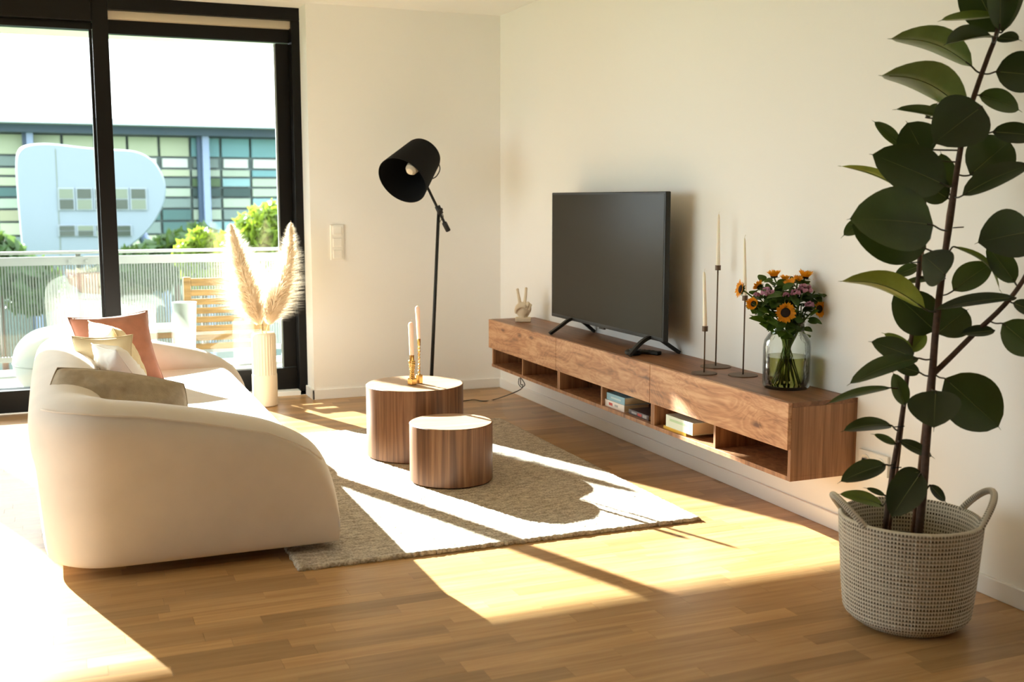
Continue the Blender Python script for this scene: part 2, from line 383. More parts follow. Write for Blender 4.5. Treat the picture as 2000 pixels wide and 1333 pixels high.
box('seat_base', -2.70, -1.99, YN+0.22, YF-0.22, 0.04, 0.27, SOFA, sofa, 0.03, seg=4, smooth=True)
o = box('seat_cushion', -2.70, -1.985, YN+0.24, YF-0.24, 0.26, 0.425, SOFA, sofa, 0.055, seg=6, smooth=True)
for sgn in (1, -1):
    sm_pts = [p+nrm*0.026+Vector((0, 0, h-0.034)) for p, nrm, h in path if h > 0.36 and nrm.y*sgn > 0.35]
    tube('arm_seam', sm_pts, 0.0035, SOFA, shell_, 6)
for (fx, fy) in ((-2.70, YN+0.26), (-2.70, YF-0.26), (-2.12, YF-0.26), (-2.12, YN+0.26)):
    zf = 0.0
    lathe('foot', [(0.03, zf), (0.035, 0.045)], BLACK, sofa, 20, (fx, fy, 0))

# ---- cushions
def cushion(name, w, h, t, M, mat, label, parts=None, wr=0.006, seed=0, pinch=0.10, back=None):
    n = 26; V, F = [], []; tops = []
    for side in (1, -1):
        for j in range(n+1):
            for i in range(n+1):
                u = -1+2*i/n; v = -1+2*j/n
                e = (max(0, 1-abs(u)**2.6)*max(0, 1-abs(v)**2.6))**0.55
                pin = 1-pinch*(1-v*v)*abs(u)**3; pin2 = 1-pinch*(1-u*u)*abs(v)**3
                x = u*w/2*pin; y = v*h/2*pin2
                q = Vector((u*2.2+seed, v*2.2, side*1.3+seed*2))
                wz = wr*noise.noise(q*1.6)+wr*0.6*noise.noise(q*4)
                edge = max(abs(u), abs(v))
                z = side*(t/2*e+0.004*(1-edge))+wz*(1-edge**6)*(0.4+0.6*e)
                V.append(M @ Vector((x, y, z)))
    off = (n+1)**2
    for s in (0, 1):
        for j in range(n):
            for i in range(n):
                a = s*off+j*(n+1)+i; f = [a, a+1, a+n+2, a+n+1]; F.append(f if s == 0 else f[::-1])
    bm = bmesh.new(); vv = [bm.verts.new(v) for v in V]
    for f in F: bm.faces.new([vv[i] for i in f])
    bmesh.ops.remove_doubles(bm, verts=bm.verts, dist=0.0012)
    bm.verts.ensure_lookup_table()
    for i, v in enumerate(bm.verts): v.index = i
    V2 = [v.co.copy() for v in bm.verts]; F2 = [[v.index for v in f.verts] for f in bm.faces]; bm.free()
    loc = M @ Vector((0, -h/2, 0))
    t_ = thing(name, loc, label, 'cushion', 'cushions on the sofa')
    c = link('cover', V2, F2, mat, t_, True)
    if back is not None:
        c.data.materials.append(back); nzv = M.to_3x3() @ Vector((0, 0, 1))
        for pl_ in c.data.polygons:
            if pl_.normal.dot(nzv) < -0.05: pl_.material_index = 1
    # piping round the seam
    loop = []
    for k in range(4):
        for i in range(n):
            u = -1+2*i/n; pin = 1-pinch*(1-u*u)
            loop.append([(u*w/2, -h/2*pin), (w/2*pin, u*h/2), (-u*w/2, h/2*pin), (-w/2*pin, -u*h/2)][k])
    pts = [M @ Vector((a, b, 0)) for a, b in loop]; pts.append(pts[0])
    tube('seam', pts, 0.0022, mat, c, 5)
    return t_
def basis(loc, xdir, ydir):
    x = Vector(xdir).normalized(); y = Vector(ydir); y = (y-x*y.dot(x)).normalized(); z = x.cross(y)
    return Matrix(((x.x, y.x, z.x, loc[0]), (x.y, y.y, z.y, loc[1]), (x.z, y.z, z.z, loc[2]), (0, 0, 0, 1)))
TERRA = plain('terracotta_velvet', srgb(168, 110, 88), 0.75, spec=0.2, noise_amt=0.08, nscale=25, bump=0.1, bscale=200, sheen=0.25)
CREAM = plain('cream_linen', srgb(226, 208, 170), 0.9, spec=0.1, noise_amt=0.05, nscale=60, bump=0.15, bscale=260)
WHITE = plain('white_linen', srgb(236, 232, 226), 0.9, spec=0.1, bump=0.15, bscale=260)
TAUPE = plain('taupe_linen', srgb(170, 156, 138), 0.95, spec=0.1, noise_amt=0.10, nscale=40, bump=0.25, bscale=240)
PINK = plain('pink_linen', srgb(190, 90, 84), 0.9, spec=0.1)
CREAM_SHADED = plain('cream_linen_shaded', srgb(200, 180, 145), 0.9, spec=0.1, bump=0.15, bscale=260)  # cream cushion in shade: the beige shaded tone is put into the colour
M = basis(ony(228, 683, -1.50), (0.95, 0.25, 0.03), (-0.30, 0.40, 0.85)); cushion('cushion', 0.375, 0.37, 0.14, M, TERRA, 'large terracotta velvet cushion leaning at the far arm of the sofa', seed=1, wr=0.010)
M = basis(ony(230, 696, -1.93), (0.25, -0.95, 0.0), (-0.42, 0.0, 0.87)); cushion('cushion', 0.36, 0.32, 0.13, M, CREAM, 'cream linen cushion leaning in front of the terracotta one', seed=3, wr=0.010)
M = basis(ony(203, 711, -2.13), (0.92, -0.30, 0.02), (-0.25, 0.12, 0.92)); cushion('cushion', 0.25, 0.24, 0.10, M, CREAM_SHADED, 'small cream cushion against the sofa back, the shade on its face put into the colour', seed=5)
M = basis(ony(236, 722, -2.33), (0.30, -0.88, 0.0), (-0.55, 0.0, 0.78)); cushion('cushion', 0.26, 0.24, 0.11, M, WHITE, 'white crinkled cushion behind the taupe one on the sofa', seed=8, wr=0.014)
M = basis(ony(232, 806, -2.80), (0.96, 0.06, -0.20), (0.10, 0.52, 0.85)); cushion('cushion', 0.45, 0.29, 0.15, M, TAUPE, 'taupe linen cushion with a pink front, standing inside the near arm of the sofa', seed=11, wr=0.012, pinch=-0.10, back=PINK)

# ================================================================== RUG
RX0, RX1, RY0, RY1 = -2.06, -0.43, -3.285, -1.07
nx, ny = 230, 310
V, F = [], []
for j in range(ny+1):
    for i in range(nx+1):
        x = RX0+(RX1-RX0)*i/nx; y = RY0+(RY1-RY0)*j/ny
        e = min(i, nx-i, j, ny-j)
        jx = 0.0035*(random.random()-0.5); jy = 0.0035*(random.random()-0.5)
        if e == 0: jx *= 3; jy *= 3
        z = 0.013+0.004*random.random()+0.002*noise.noise(Vector((x*9, y*9, 0)))
        if e == 0: z = 0.009
        V.append((x+jx, y+jy, z))
for j in range(ny):
    for i in range(nx):
        a = j*(nx+1)+i; F.append([a, a+1, a+nx+2, a+nx+1])
border = [i for i in range(nx+1)]+[(j+1)*(nx+1)-1 for j in range(1, ny+1)]+[ny*(nx+1)+i for i in range(nx-1, -1, -1)]+[j*(nx+1) for j in range(ny-1, 0, -1)]
b0 = len(V)
for i in border: V.append((V[i][0], V[i][1], 0.001))
nb = len(border)
for k in range(nb): F.append([border[k], b0+k, b0+(k+1) % nb, border[(k+1) % nb]])
m, nt, p = newmat('rug_wool'); L = nt.links.new
g = N(nt, 'ShaderNodeNewGeometry'); n1 = N(nt, 'ShaderNodeTexNoise'); setin(n1, Scale=120.0, Detail=3.0); L(g.outputs['Position'], n1.inputs['Vector'])
mp = N(nt, 'ShaderNodeMapping'); mp.inputs['Scale'].default_value = (22, 50, 6); L(g.outputs['Position'], mp.inputs['Vector'])
n2 = N(nt, 'ShaderNodeTexNoise'); setin(n2, Scale=1.0, Detail=4.0); L(mp.outputs[0], n2.inputs['Vector'])
av = N(nt, 'ShaderNodeMath', operation='ADD'); L(n1.outputs['Fac'], av.inputs[0]); L(n2.outputs['Fac'], av.inputs[1])
cr = N(nt, 'ShaderNodeValToRGB'); cr.color_ramp.elements[0].position = 0.8/2; cr.color_ramp.elements[1].position = 1.2/2
dv = N(nt, 'ShaderNodeMath', operation='MULTIPLY'); L(av.outputs[0], dv.inputs[0]); dv.inputs[1].default_value = 0.5
cr.color_ramp.elements[0].color = srgb(150, 136, 118); cr.color_ramp.elements[1].color = srgb(214, 202, 184); L(dv.outputs[0], cr.inputs['Fac'])
L(cr.outputs[0], p.inputs['Base Color']); p.inputs['Roughness'].default_value = 0.95; p.inputs['Specular IOR Level'].default_value = 0.05; p.inputs['Sheen Weight'].default_value = 0.2
rug = link('rug', V, F, m, None, True); tag(rug, 'beige wool pile rug under the round coffee tables', 'rug')

# ================================================================== COFFEE TABLES
WALN = wood('walnut_slats', srgb(88, 56, 36), srgb(126, 86, 58), srgb(160, 116, 82), stretch=(46, 46, 1.2), scale=1.0, rough=0.4, bump=0.06, contrast=(0.32, 0.68))
WALT = wood('walnut_top', srgb(168, 132, 104), srgb(188, 154, 126), srgb(204, 172, 146), stretch=(1.6, 40, 40), scale=1.0, rough=0.3, bump=0.02)  # paler than the drum: the sunlit whiteness is put into the top's colour
T1, R1, H1 = (-1.165, -1.77), 0.243, 0.375
T2, R2, H2 = (-1.165, -2.325), 0.190, 0.285
def ctable(c, r, h, label):
    t = thing('coffee_table', (c[0], c[1], 0.017), label, 'coffee table', 'round coffee tables on the rug')
    lathe('drum', [(r-0.004, 0.0195), (r, 0.023), (r, h-0.004), (r-0.003, h-0.001)], WALN, t, 96, (c[0], c[1], 0))
    lathe('table_top', [(r-0.0032, h-0.003), (r-0.0032, h-0.001), (r-0.005, h), (0.0, h)], WALT, t, 96, (c[0], c[1], 0))
    return t
ctable(T1, R1, H1, 'taller walnut drum coffee table carrying the brass candlesticks')
ctable(T2, R2, H2, 'lower walnut drum coffee table with an empty top')

BRASS = plain('brass', (0.72, 0.46, 0.16, 1), 0.18, metal=1.0)
WAX = plain('candle_wax', srgb(246, 238, 222), 0.5, spec=0.4)
WAX.node_tree.nodes['Principled BSDF'].inputs['Subsurface Weight'].default_value = 0.15
WICK = plain('wick', srgb(230, 222, 205), 0.9)
def candle(x, y, z0, z1, r0, r1, label, lean=(0, 0)):
    t = thing('candle', (x, y, z0), label, 'candle', 'taper candles')
    lx, ly = lean; zz = [0, 0.02, 0.5, 0.93, 0.98, 1.0]; rr = [r0*0.85, r0, (r0+r1)/2, r1, r1*0.7, r1*0.25]
    pts = [(x+lx*k, y+ly*k, z0+(z1-z0)*k) for k in zz]
    tube('wax', pts, rr, WAX, t, 16)
    tube('wick', [pts[-1], (pts[-1][0]+0.002, pts[-1][1], z1+0.009), (pts[-1][0]+0.005, pts[-1][1], z1+0.013)], 0.0009, WICK, t, 5)
def knot_holder(base, zb, bw, bh, ztop, cr_, ch, label, knob, freq):
    x, y = base
    t = thing('candlestick', (x, y, zb), label, 'candlestick', 'brass candlesticks on the coffee table')
    box('base', x-bw/2, x+bw/2, y-bw/2, y+bw/2, zb, zb+bh, BRASS, t, bw*0.14, seg=3, M=Matrix.Translation((x, y, 0)) @ Matrix.Rotation(R_(25), 4, 'Z') @ Matrix.Translation((-x, -y, 0)))
    z0 = zb+bh*0.9; z1 = ztop-ch+0.003; pts = []; rad = []
    nst = 60
    for k in range(nst+1):
        f = k/nst; a = f*math.pi*2*freq
        pts.append((x+knob*0.55*math.cos(a), y+knob*0.55*math.sin(a), z0+(z1-z0)*f)); rad.append(knob*(0.58+0.34*math.sin(a*1.9)))
    s = tube('twisted_stem', pts, rad, BRASS, t, 12)
    pts2 = [(2*x-p[0], 2*y-p[1], p[2]) for p in pts]
    tube('strand', pts2, [q*0.9 for q in rad], BRASS, s, 12)
    lathe('cup', [(cr_*0.8, ztop-ch), (cr_, ztop-ch*0.8), (cr_, ztop), (cr_*0.85, ztop), (cr_*0.8, ztop-ch*0.6), (0, ztop-ch*0.6)], BRASS, t, 24, (x, y, 0))
    return t
zc = H1
c1 = onz(805, 752, zc); c2 = onz(819, 749.5, zc)
def zat(px, py, ref):
    d = ray(px, py); h2 = Vector((d.x, d.y)); q = Vector((ref[0]-CX, ref[1]-CY)); return CZ+d.z*(q.dot(h2)/h2.dot(h2))
knot_holder((c1.x, c1.y), zc, 0.034, 0.034, zat(808, 694, c1), 0.0115, 0.034, 'shorter brass candlestick of fused knobs, nearest on the taller coffee table', 0.014, 4.5)
knot_holder((c2.x, c2.y), zc, 0.026, 0.046, zat(813.5, 662, c2), 0.0085, 0.030, 'taller slim brass candlestick just behind the knobbly one', 0.006, 5)
candle(c1.x, c1.y, zat(808, 694, c1)-0.02, zat(806, 629.5, c1), 0.0105, 0.0135, 'shorter white candle in the knobbly brass candlestick', (-0.003, 0))
candle(c2.x, c2.y, zat(813.5, 662, c2)-0.018, zat(811, 598, c2), 0.0078, 0.0115, 'taller white candle in the slim brass candlestick', (-0.006, 0))

# ================================================================== MEDIA CONSOLE
CONF = wood('rustic_oak_front', srgb(112, 78, 58), srgb(182, 132, 96), srgb(212, 168, 130), stretch=(20, 2.4, 22), scale=1.1, rough=0.5, knots=1.0, bump=0.1, contrast=(0.22, 0.66))
CONT = wood('rustic_oak_top', srgb(96, 62, 42), srgb(132, 90, 62), srgb(158, 112, 78), stretch=(26, 1.8, 26), scale=1.0, rough=0.45, bump=0.06)
CONS = wood('rustic_oak_side', srgb(112, 76, 50), srgb(156, 110, 76), srgb(186, 138, 98), stretch=(46, 30, 1.4), scale=1.0, rough=0.5, bump=0.06)
CXF, ZT, ZM, ZB = -0.316, 0.5445, 0.3701, 0.2455
ys = [-0.591, -1.6096, -2.6455, -3.6861]
con = thing('media_console', (-0.16, -2.14, ZB), 'long wall-hung rustic oak media console with three drawers above open shelves', 'console')
box('top_panel', CXF+0.019, -0.001, ys[3], ys[0], ZT-0.018, ZT, CONT, con, 0.001)
box('bottom_panel', CXF+0.016, -0.001, ys[3], ys[0]-0.012, ZB, ZB+0.018, CONS, con, 0.001)
box('shelf_panel', CXF+0.03, -0.001, ys[3]+0.018, ys[0]-0.02, ZM-0.004, ZM+0.012, CONS, con, 0.001)
box('back_panel', -0.012, -0.001, ys[3]+0.018, ys[0]-0.02, ZB+0.018, ZT-0.018, CONS, con)
box('side_panel', CXF+0.016, -0.001, ys[3], ys[3]+0.018, ZB+0.018, ZT-0.018, CONS, con, 0.001)
box('side_panel', CXF+0.02, -0.001, ys[0]-0.030, ys[0]-0.012, ZB+0.018, ZT-0.018, CONS, con, 0.001)
for a in (1, 2):
    for s in (-1, 1): box('divider', CXF+0.018, -0.012, ys[a]-0.0175 if s < 0 else ys[a]+0.0005, ys[a]-0.0005 if s < 0 else ys[a]+0.0175, ZB+0.018, ZM-0.004, CONS, con, 0.001)
for a in range(3):
    ym = (ys[a]+ys[a+1])/2; box('divider', CXF+0.018, -0.012, ym-0.008, ym+0.008, ZB+0.018, ZM-0.004, CONS, con, 0.001)
    box('drawer_front', CXF, CXF+0.019, ys[a+1]+0.0018, ys[a]-0.0018, ZM-0.004, ZT-0.0005, CONF, con, 0.0015)
box('drawer_edge', CXF+0.019, CXF+0.03, ys[3]+0.004, ys[3]+0.018, ZM, ZT-0.02, CONS, con)

# ---- books in the open shelves
PAGES = plain('book_pages', srgb(226, 206, 170), 0.9, noise_amt=0.08, nscale=300)
def book(x0, x1, y0, y1, z0, z1, cov, label, marks=()):
    t = thing('book', ((x0+x1)/2, (y0+y1)/2, z0), label, 'book', 'books in the console shelves')
    c = 0.002
    box('back_cover', x0, x1, y0, y1, z0, z0+c, cov, t); box('front_cover', x0, x1, y0, y1, z1-c, z1, cov, t)
    sp = box('spine', x0-0.001, x0+c, y0, y1, z0, z1, cov, t, 0.0006); box('pages', x0+c, x1-0.004, y0+0.003, y1-0.003, z0+c, z1-c, PAGES, t)
    for (a, b, q, r, mat) in marks: box('spine_print', x0-0.0016, x0-0.0009, y0+(y1-y0)*a, y0+(y1-y0)*b, z0+(z1-z0)*q, z0+(z1-z0)*r, mat, sp)
zs = ZB+0.018
bk = lambda n, c: plain(n, c, 0.4)
GREY = bk('print_grey', srgb(170, 168, 170)); REDP = bk('print_red', srgb(196, 70, 66))
xb = CXF+0.045
def yat(px, py, x): return onx(px, py, x).y
book(xb-0.01, xb+0.13, yat(1223, 808, xb), yat(1182, 788, xb), zs, zs+0.034, bk('book_white', srgb(236, 226, 222)), 'white paperback with faint pink print under the pale blue book', [(0.55, 0.72, 0.3, 0.7, REDP), (0.3, 0.45, 0.35, 0.65, GREY)])
book(xb-0.008, xb+0.13, yat(1223, 790, xb), yat(1188, 775, xb), zs+0.0342, zs+0.070, bk('book_blue', srgb(140, 184, 204)), 'pale blue paperback on top of the white one', [(0.2, 0.75, 0.35, 0.6, bk('print_pale', srgb(190, 214, 222)))])
book(xb-0.002, xb+0.12, yat(1268, 822, xb), yat(1229, 806, xb), zs, zs+0.024, bk('book_dark', srgb(78, 66, 72)), 'dark thin paperback lying beside the white one', [(0.1, 0.3, 0.2, 0.8, GREY), (0.35, 0.55, 0.25, 0.75, REDP), (0.6, 0.85, 0.3, 0.7, GREY)])
book(xb-0.018, xb+0.15, yat(1340, 850, xb-.018), yat(1296, 838, xb-.018), zs, zs+0.014, bk('book_yellow', srgb(226, 178, 48)), 'thin yellow book under the thick white and green one')
book(xb-0.018, xb+0.14, yat(1353, 835, xb-.018), yat(1301, 815, xb-.018), zs+0.0142, zs+0.068, bk('book_mint', srgb(224, 232, 216)), 'thick white and green paperback on the thin yellow book', [(0.02, 0.12, 0.02, 0.98, bk('print_green', srgb(120, 180, 140))), (0.2, 0.85, 0.55, 0.75, bk('print_mint', srgb(188, 214, 176)))])

# ---- television
TVX = -0.165
tl = onx(1075, 377, TVX); br = onx(1299, 671, TVX); tr = onx(1297, 373, TVX)
ty0, ty1, tz0, tz1 = (br.y+tr.y)/2, (tl.y+onx(1080, 619, TVX).y)/2, 0.620, 1.328
tv = thing('television', (TVX+0.02, (ty0+ty1)/2, ZT), 'large black flat television on splayed legs, switched off', 'television')
SCR = plain('tv_screen', (0.034, 0.030, 0.023, 1), 0.25, spec=0.08)
box('bezel', TVX, TVX+0.028, ty0, ty1, tz0, tz1, BLACK, tv, 0.004)
box('screen', TVX-0.001, TVX+0.002, ty0+0.012, ty1-0.012, tz0+0.02, tz1-0.012, SCR, tv)
box('back_housing', TVX+0.028, TVX+0.07, ty0+0.15, ty1-0.15, tz0+0.03, tz1-0.28, BLACK, tv, 0.012)
yc = (ty0+ty1)/2; box('brand_tab', TVX-0.002, TVX+0.01, yc-0.03, yc+0.03, tz0-0.007, tz0+0.004, BLACK, tv, 0.002)
for yy, yn, yf in ((ty1-0.27, ty1-0.25, ty1-0.25), (ty0+0.13, ty0+0.11, ty0+0.11)):
    pts = [(-0.286, yn, ZT+0.006), (-0.225, yy, ZT+0.052), (-0.185, yy, ZT+0.078), (-0.15, yy, ZT+0.087), (-0.115, yy, ZT+0.078), (-0.075, yy, ZT+0.052), (-0.012, yf, ZT+0.006)]
    P = spline(pts, 5); V = []; F = []
    for i, q in enumerate(P):
        t_ = (P[min(i+1, len(P)-1)]-P[max(i-1, 0)]).normalized(); nn = Vector((-t_.z, 0, t_.x))
        wd = 0.012; hh = 0.008
        for a, b in ((-1, -1), (1, -1), (1, 1), (-1, 1)): V.append(q+Vector((0, a*wd, 0))+nn*(b*hh))
    for i in range(len(P)-1):
        for k in range(4): k2 = (k+1) % 4; F.append([i*4+k, i*4+k2, i*4+4+k2, i*4+4+k])
    F += [[3, 2, 1, 0], [len(V)-4, len(V)-3, len(V)-2, len(V)-1]]
    link('leg', V, F, BLACK, tv)

# ---- remote control and coiled adapter by the right tv foot
q = onz(1247, 693, ZT)
rc = thing('remote_control', (q.x, q.y, ZT), 'black remote control lying by the nearer television foot', 'remote')
M = Matrix.Translation((-0.17, -2.33, ZT)) @ Matrix.Rotation(R_(-58), 4, 'Z')
box('body', -0.085, 0.085, -0.021, 0.021, 0.0, 0.018, BLACK, rc, 0.006, M=M, seg=3)
for k in range(5): box('button', -0.06+0.025*k, -0.048+0.025*k, -0.010, 0.010, 0.018, 0.020, plain('button_grey', srgb(70, 70, 72), 0.6) if 'button_grey' not in MATS else MATS['button_grey'], rc, 0.002, M=M)
M = Matrix.Translation((-0.235, -2.335, ZT)) @ Matrix.Rotation(R_(35), 4, 'Z')
ad = thing('media_box', (-0.235, -2.335, ZT), 'small black rounded gadget in front of the television foot', 'gadget')
lathe('shell', [(0.0, 0.0), (0.034, 0.0), (0.040, 0.006), (0.040, 0.018), (0.032, 0.024), (0, 0.025)], BLACK, ad, 32, (-0.235, -2.335, ZT)); lathe('dial', [(0.018, 0.0245), (0.018, 0.029), (0, 0.030)], MATS['button_grey'], ad, 24, (-0.235, -2.335, ZT))

# ---- peace-sign hand sculpture
PLAS = plain('plaster', srgb(222, 208, 184), 0.8, spec=0.2, bump=0.1, bscale=200)
hx0, hy0 = -0.168, -0.80
hand = thing('hand_sculpture', (hx0, hy0, ZT), 'small cream plaster hand making a peace sign on a block', 'sculpture')
side = RGT; toward = Vector((-FWD.x, -FWD.y, 0)).normalized()
HP = lambda a, b, c: Vector((hx0, hy0, ZT))+side*(a*1.2)+toward*(b*1.2)+Vector((0, 0, c))
vs_, fs_ = boxgeo(-0.040, 0.040, -0.034, 0.034, 0.0, 0.026, 0.006, 3)
link('plinth', [HP(v.x, v.y, v.z) for v in vs_], fs_, PLAS, hand)
geo = []
def ball(c, r, sx=1, sy=1, sz=1):
    V, F = lathegeo([(max(1e-7, r*math.sin(math.pi*k/12)), -r*math.cos(math.pi*k/12)) for k in range(13)], 20)
    geo.append(([HP(c[0]+v.x*sx, c[1]+v.y*sy, c[2]+v.z*sz) for v in V], [f for f in F if len(f) <= 4]))
def limb(pts, rad): geo.append(tubegeo([HP(*p) for p in spline(pts, 4)] if len(pts) > 2 else [HP(*p) for p in pts], [rad[0]+(rad[1]-rad[0])*k/((len(pts)-1)*4) for k in range((len(pts)-1)*4+1)] if len(pts) > 2 else rad, 12))
limb([(0, 0, 0.02), (0, 0, 0.05), (0, 0, 0.08)], (0.028, 0.034)); ball((0, 0, 0.078), 0.041, 1.05, 0.62, 1.05); ball((0, 0.002, 0.060), 0.037, 0.95, 0.72, 1.0)
limb([(-0.016, 0, 0.105), (-0.022, 0, 0.15), (-0.029, 0.002, 0.198)], (0.0105, 0.0080)); ball((-0.029, 0.002, 0.198), 0.008)
limb([(0.006, 0, 0.108), (0.012, 0, 0.155), (0.015, 0.002, 0.204)], (0.0108, 0.0080)); ball((0.015, 0.002, 0.204), 0.008)
limb([(0.022, 0.004, 0.105), (0.024, 0.022, 0.117), (0.022, 0.034, 0.103), (0.017, 0.030, 0.082)], (0.0100, 0.0085)); ball((0.0235, 0.024, 0.115), 0.0105)
limb([(0.035, 0.002, 0.095), (0.037, 0.018, 0.106), (0.035, 0.028, 0.093), (0.030, 0.026, 0.075)], (0.0090, 0.0075)); ball((0.0365, 0.019, 0.104), 0.0092)
limb([(-0.034, 0.006, 0.055), (-0.034, 0.022, 0.082), (-0.015, 0.036, 0.098), (0.008, 0.040, 0.096)], (0.0125, 0.0088)); ball((0.008, 0.040, 0.096), 0.0088)
V, F = join(geo)
o = link('hand', V, F, PLAS, hand, True)
rm = o.modifiers.new('fuse', 'REMESH'); rm.mode = 'VOXEL'; rm.voxel_size = 0.0028; rm.use_smooth_shade = True
sm = o.modifiers.new('soft', 'SMOOTH'); sm.iterations = 4; sm.factor = 0.5

# ---- three slim metal candle stands
STAND = plain('taupe_metal', srgb(98, 78, 62), 0.55, metal=0.3)
def stand(x, y, rb, zcup, rc_, label):
    t = thing('candle_stand', (x, y, ZT), label, 'candle stand', 'slim metal candle stands on the console')
    lathe('base', [(0, ZT), (rb, ZT), (rb, ZT+0.003), (rb-0.002, ZT+0.005), (0, ZT+0.006)], STAND, t, 40, (x, y, 0))
    tube('rod', [(x, y, ZT+0.004), (x, y, zcup-0.018)], 0.0032, STAND, t, 10)
    lathe('cup', [(0.0, zcup-0.022), (rc_, zcup-0.022), (rc_, zcup), (rc_-0.002, zcup), (rc_-0.002, zcup-0.012), (0, zcup-0.012)], STAND, t, 24, (x, y, 0))
stand(-0.231, -2.968, 0.056, 0.751, 0.0125, 'shortest slim taupe metal candle stand on the console'); candle(-0.231, -2.968, 0.739, 0.985, 0.0098, 0.0065, 'white taper candle in the shortest metal stand', (-0.008, 0.004))
stand(-0.080, -2.823, 0.069, 0.979+0.022, 0.0125, 'tallest slim taupe metal candle stand on the console'); candle(-0.080, -2.823, 0.989, 1.226, 0.0100, 0.0055, 'white taper candle in the tallest metal stand', (-0.003, 0))
stand(-0.106, -3.077, 0.063, 0.888, 0.0120, 'middle-height slim metal candle stand beside the glass vase'); candle(-0.106, -3.077, 0.876, 1.130, 0.0085, 0.0050, 'slim white taper candle in the stand beside the flowers', (-0.008, 0.004))

# ================================================================== GLASS VASE WITH BOUQUET
VC = (-0.118, -3.395); VR = 0.093
GV = thin_glass('vase_glass', (0.975, 0.99, 0.975, 1), 1.22, rough=0.03, boost=0.8)
nt = GV.node_tree; gb = [n_ for n_ in nt.nodes if n_.type == 'BSDF_GLOSSY'][0]
gg = N(nt, 'ShaderNodeNewGeometry'); mpp = N(nt, 'ShaderNodeMapping'); mpp.inputs['Scale'].default_value = (70, 70, 22); nt.links.new(gg.outputs['Position'], mpp.inputs['Vector'])
nz = N(nt, 'ShaderNodeTexNoise'); setin(nz, Scale=1.0, Detail=2.0); nt.links.new(mpp.outputs[0], nz.inputs['Vector'])
bp = N(nt, 'ShaderNodeBump'); setin(bp, Strength=0.5, Distance=0.006); nt.links.new(nz.outputs['Fac'], bp.inputs['Height']); nt.links.new(bp.outputs[0], gb.inputs['Normal'])
fr = [n_ for n_ in nt.nodes if n_.type == 'FRESNEL'][0]; nt.links.new(bp.outputs[0], fr.inputs['Normal'])
vz = thing('glass_vase', (VC[0], VC[1], ZT), 'wide clear glass jar vase half filled with water, holding the sunflowers', 'vase')
prof = [(0.0, 0.0), (VR-0.010, 0.0), (VR-0.002, 0.008), (VR, 0.03), (VR, 0.165), (VR-0.004, 0.190), (VR-0.016, 0.210), (0.068, 0.222), (0.064, 0.232), (0.065, 0.262), (0.068, 0.266), (0.066, 0.268), (0.062, 0.262), (0.061, 0.234), (0.066, 0.218), (VR-0.02, 0.206), (VR-0.008, 0.186), (VR-0.004, 0.165), (VR-0.004, 0.03), (VR-0.012, 0.012), (0.0, 0.012)]
lathe('jar', prof, GV, vz, 56, (VC[0], VC[1], ZT))
m, nt, p = newmat('water'); nt.nodes.remove(p); L = nt.links.new
tr_ = N(nt, 'ShaderNodeBsdfTransparent'); tr_.inputs['Color'].default_value = (0.58, 0.57, 0.29, 1)
gl_ = N(nt, 'ShaderNodeBsdfGlossy'); gl_.inputs['Roughness'].default_value = 0.05
fz = N(nt, 'ShaderNodeFresnel'); fz.inputs['IOR'].default_value = 1.33
mx_ = N(nt, 'ShaderNodeMixShader'); L(fz.outputs[0], mx_.inputs[0]); L(tr_.outputs[0], mx_.inputs[1]); L(gl_.outputs[0], mx_.inputs[2]); L(mx_.outputs[0], nt.nodes['Material Output'].inputs['Surface'])
WZ = 0.128
lathe('water', [(0.0, 0.0125), (VR-0.013, 0.0125), (VR-0.0055, 0.03), (VR-0.0055, WZ), (0.0, WZ)], m, vz, 48, (VC[0], VC[1], ZT))

PETAL = translucent('sunflower_petal', srgb(240, 164, 36), srgb(246, 170, 30), 0.4, 0.25, 60)
DISC = plain('sunflower_disc', srgb(34, 18, 12), 0.9, bump=0.8, bscale=500)
FLEAF = translucent('bouquet_leaf', srgb(58, 82, 34), srgb(90, 120, 30), 0.25, 0.3, 40)
FSTEM = plain('flower_stem', srgb(92, 112, 44), 0.6, noise_amt=0.2, nscale=50)
PINKF = translucent('pink_floret', srgb(196, 140, 168), srgb(200, 140, 160), 0.2, 0.25, 120)
vD = (Vector((VC[0], VC[1], 0.8))-CAMP).dot(FWD)
def leafgeo(base, tip, nrm, hw, bend=0.0, nseg=8, fold=0.25, under=None):
    """leaf blade with midrib fold: base and tip points, face normal, half width"""
    base = Vector(base); tip = Vector(tip); ax = (tip-base); Ln = ax.length; ax.normalize()
    nrm = Vector(nrm); nrm = (nrm-ax*nrm.dot(ax)).normalized(); sd_ = ax.cross(nrm)
    V, F = [], []
    for i in range(nseg+1):
        t = i/nseg; w = hw*(max(0, math.sin(math.pi*t**0.85))**0.7)*(1-0.12*t)
        if i == 0: w = hw*0.04
        if i == nseg: w = hw*0.01
        c = base+ax*(Ln*t)+nrm*(bend*Ln*math.sin(math.pi*t))
        for s in (-1, -0.5, 0, 0.5, 1): V.append(c+sd_*(w*s)+nrm*(abs(s)*w*fold-0.15*w*fold*s*s))
    for i in range(nseg):
        for k in range(4): F.append([i*5+k, i*5+k+1, i*5+5+k+1, i*5+5+k])
    return V, F
rnd = random.Random(3)
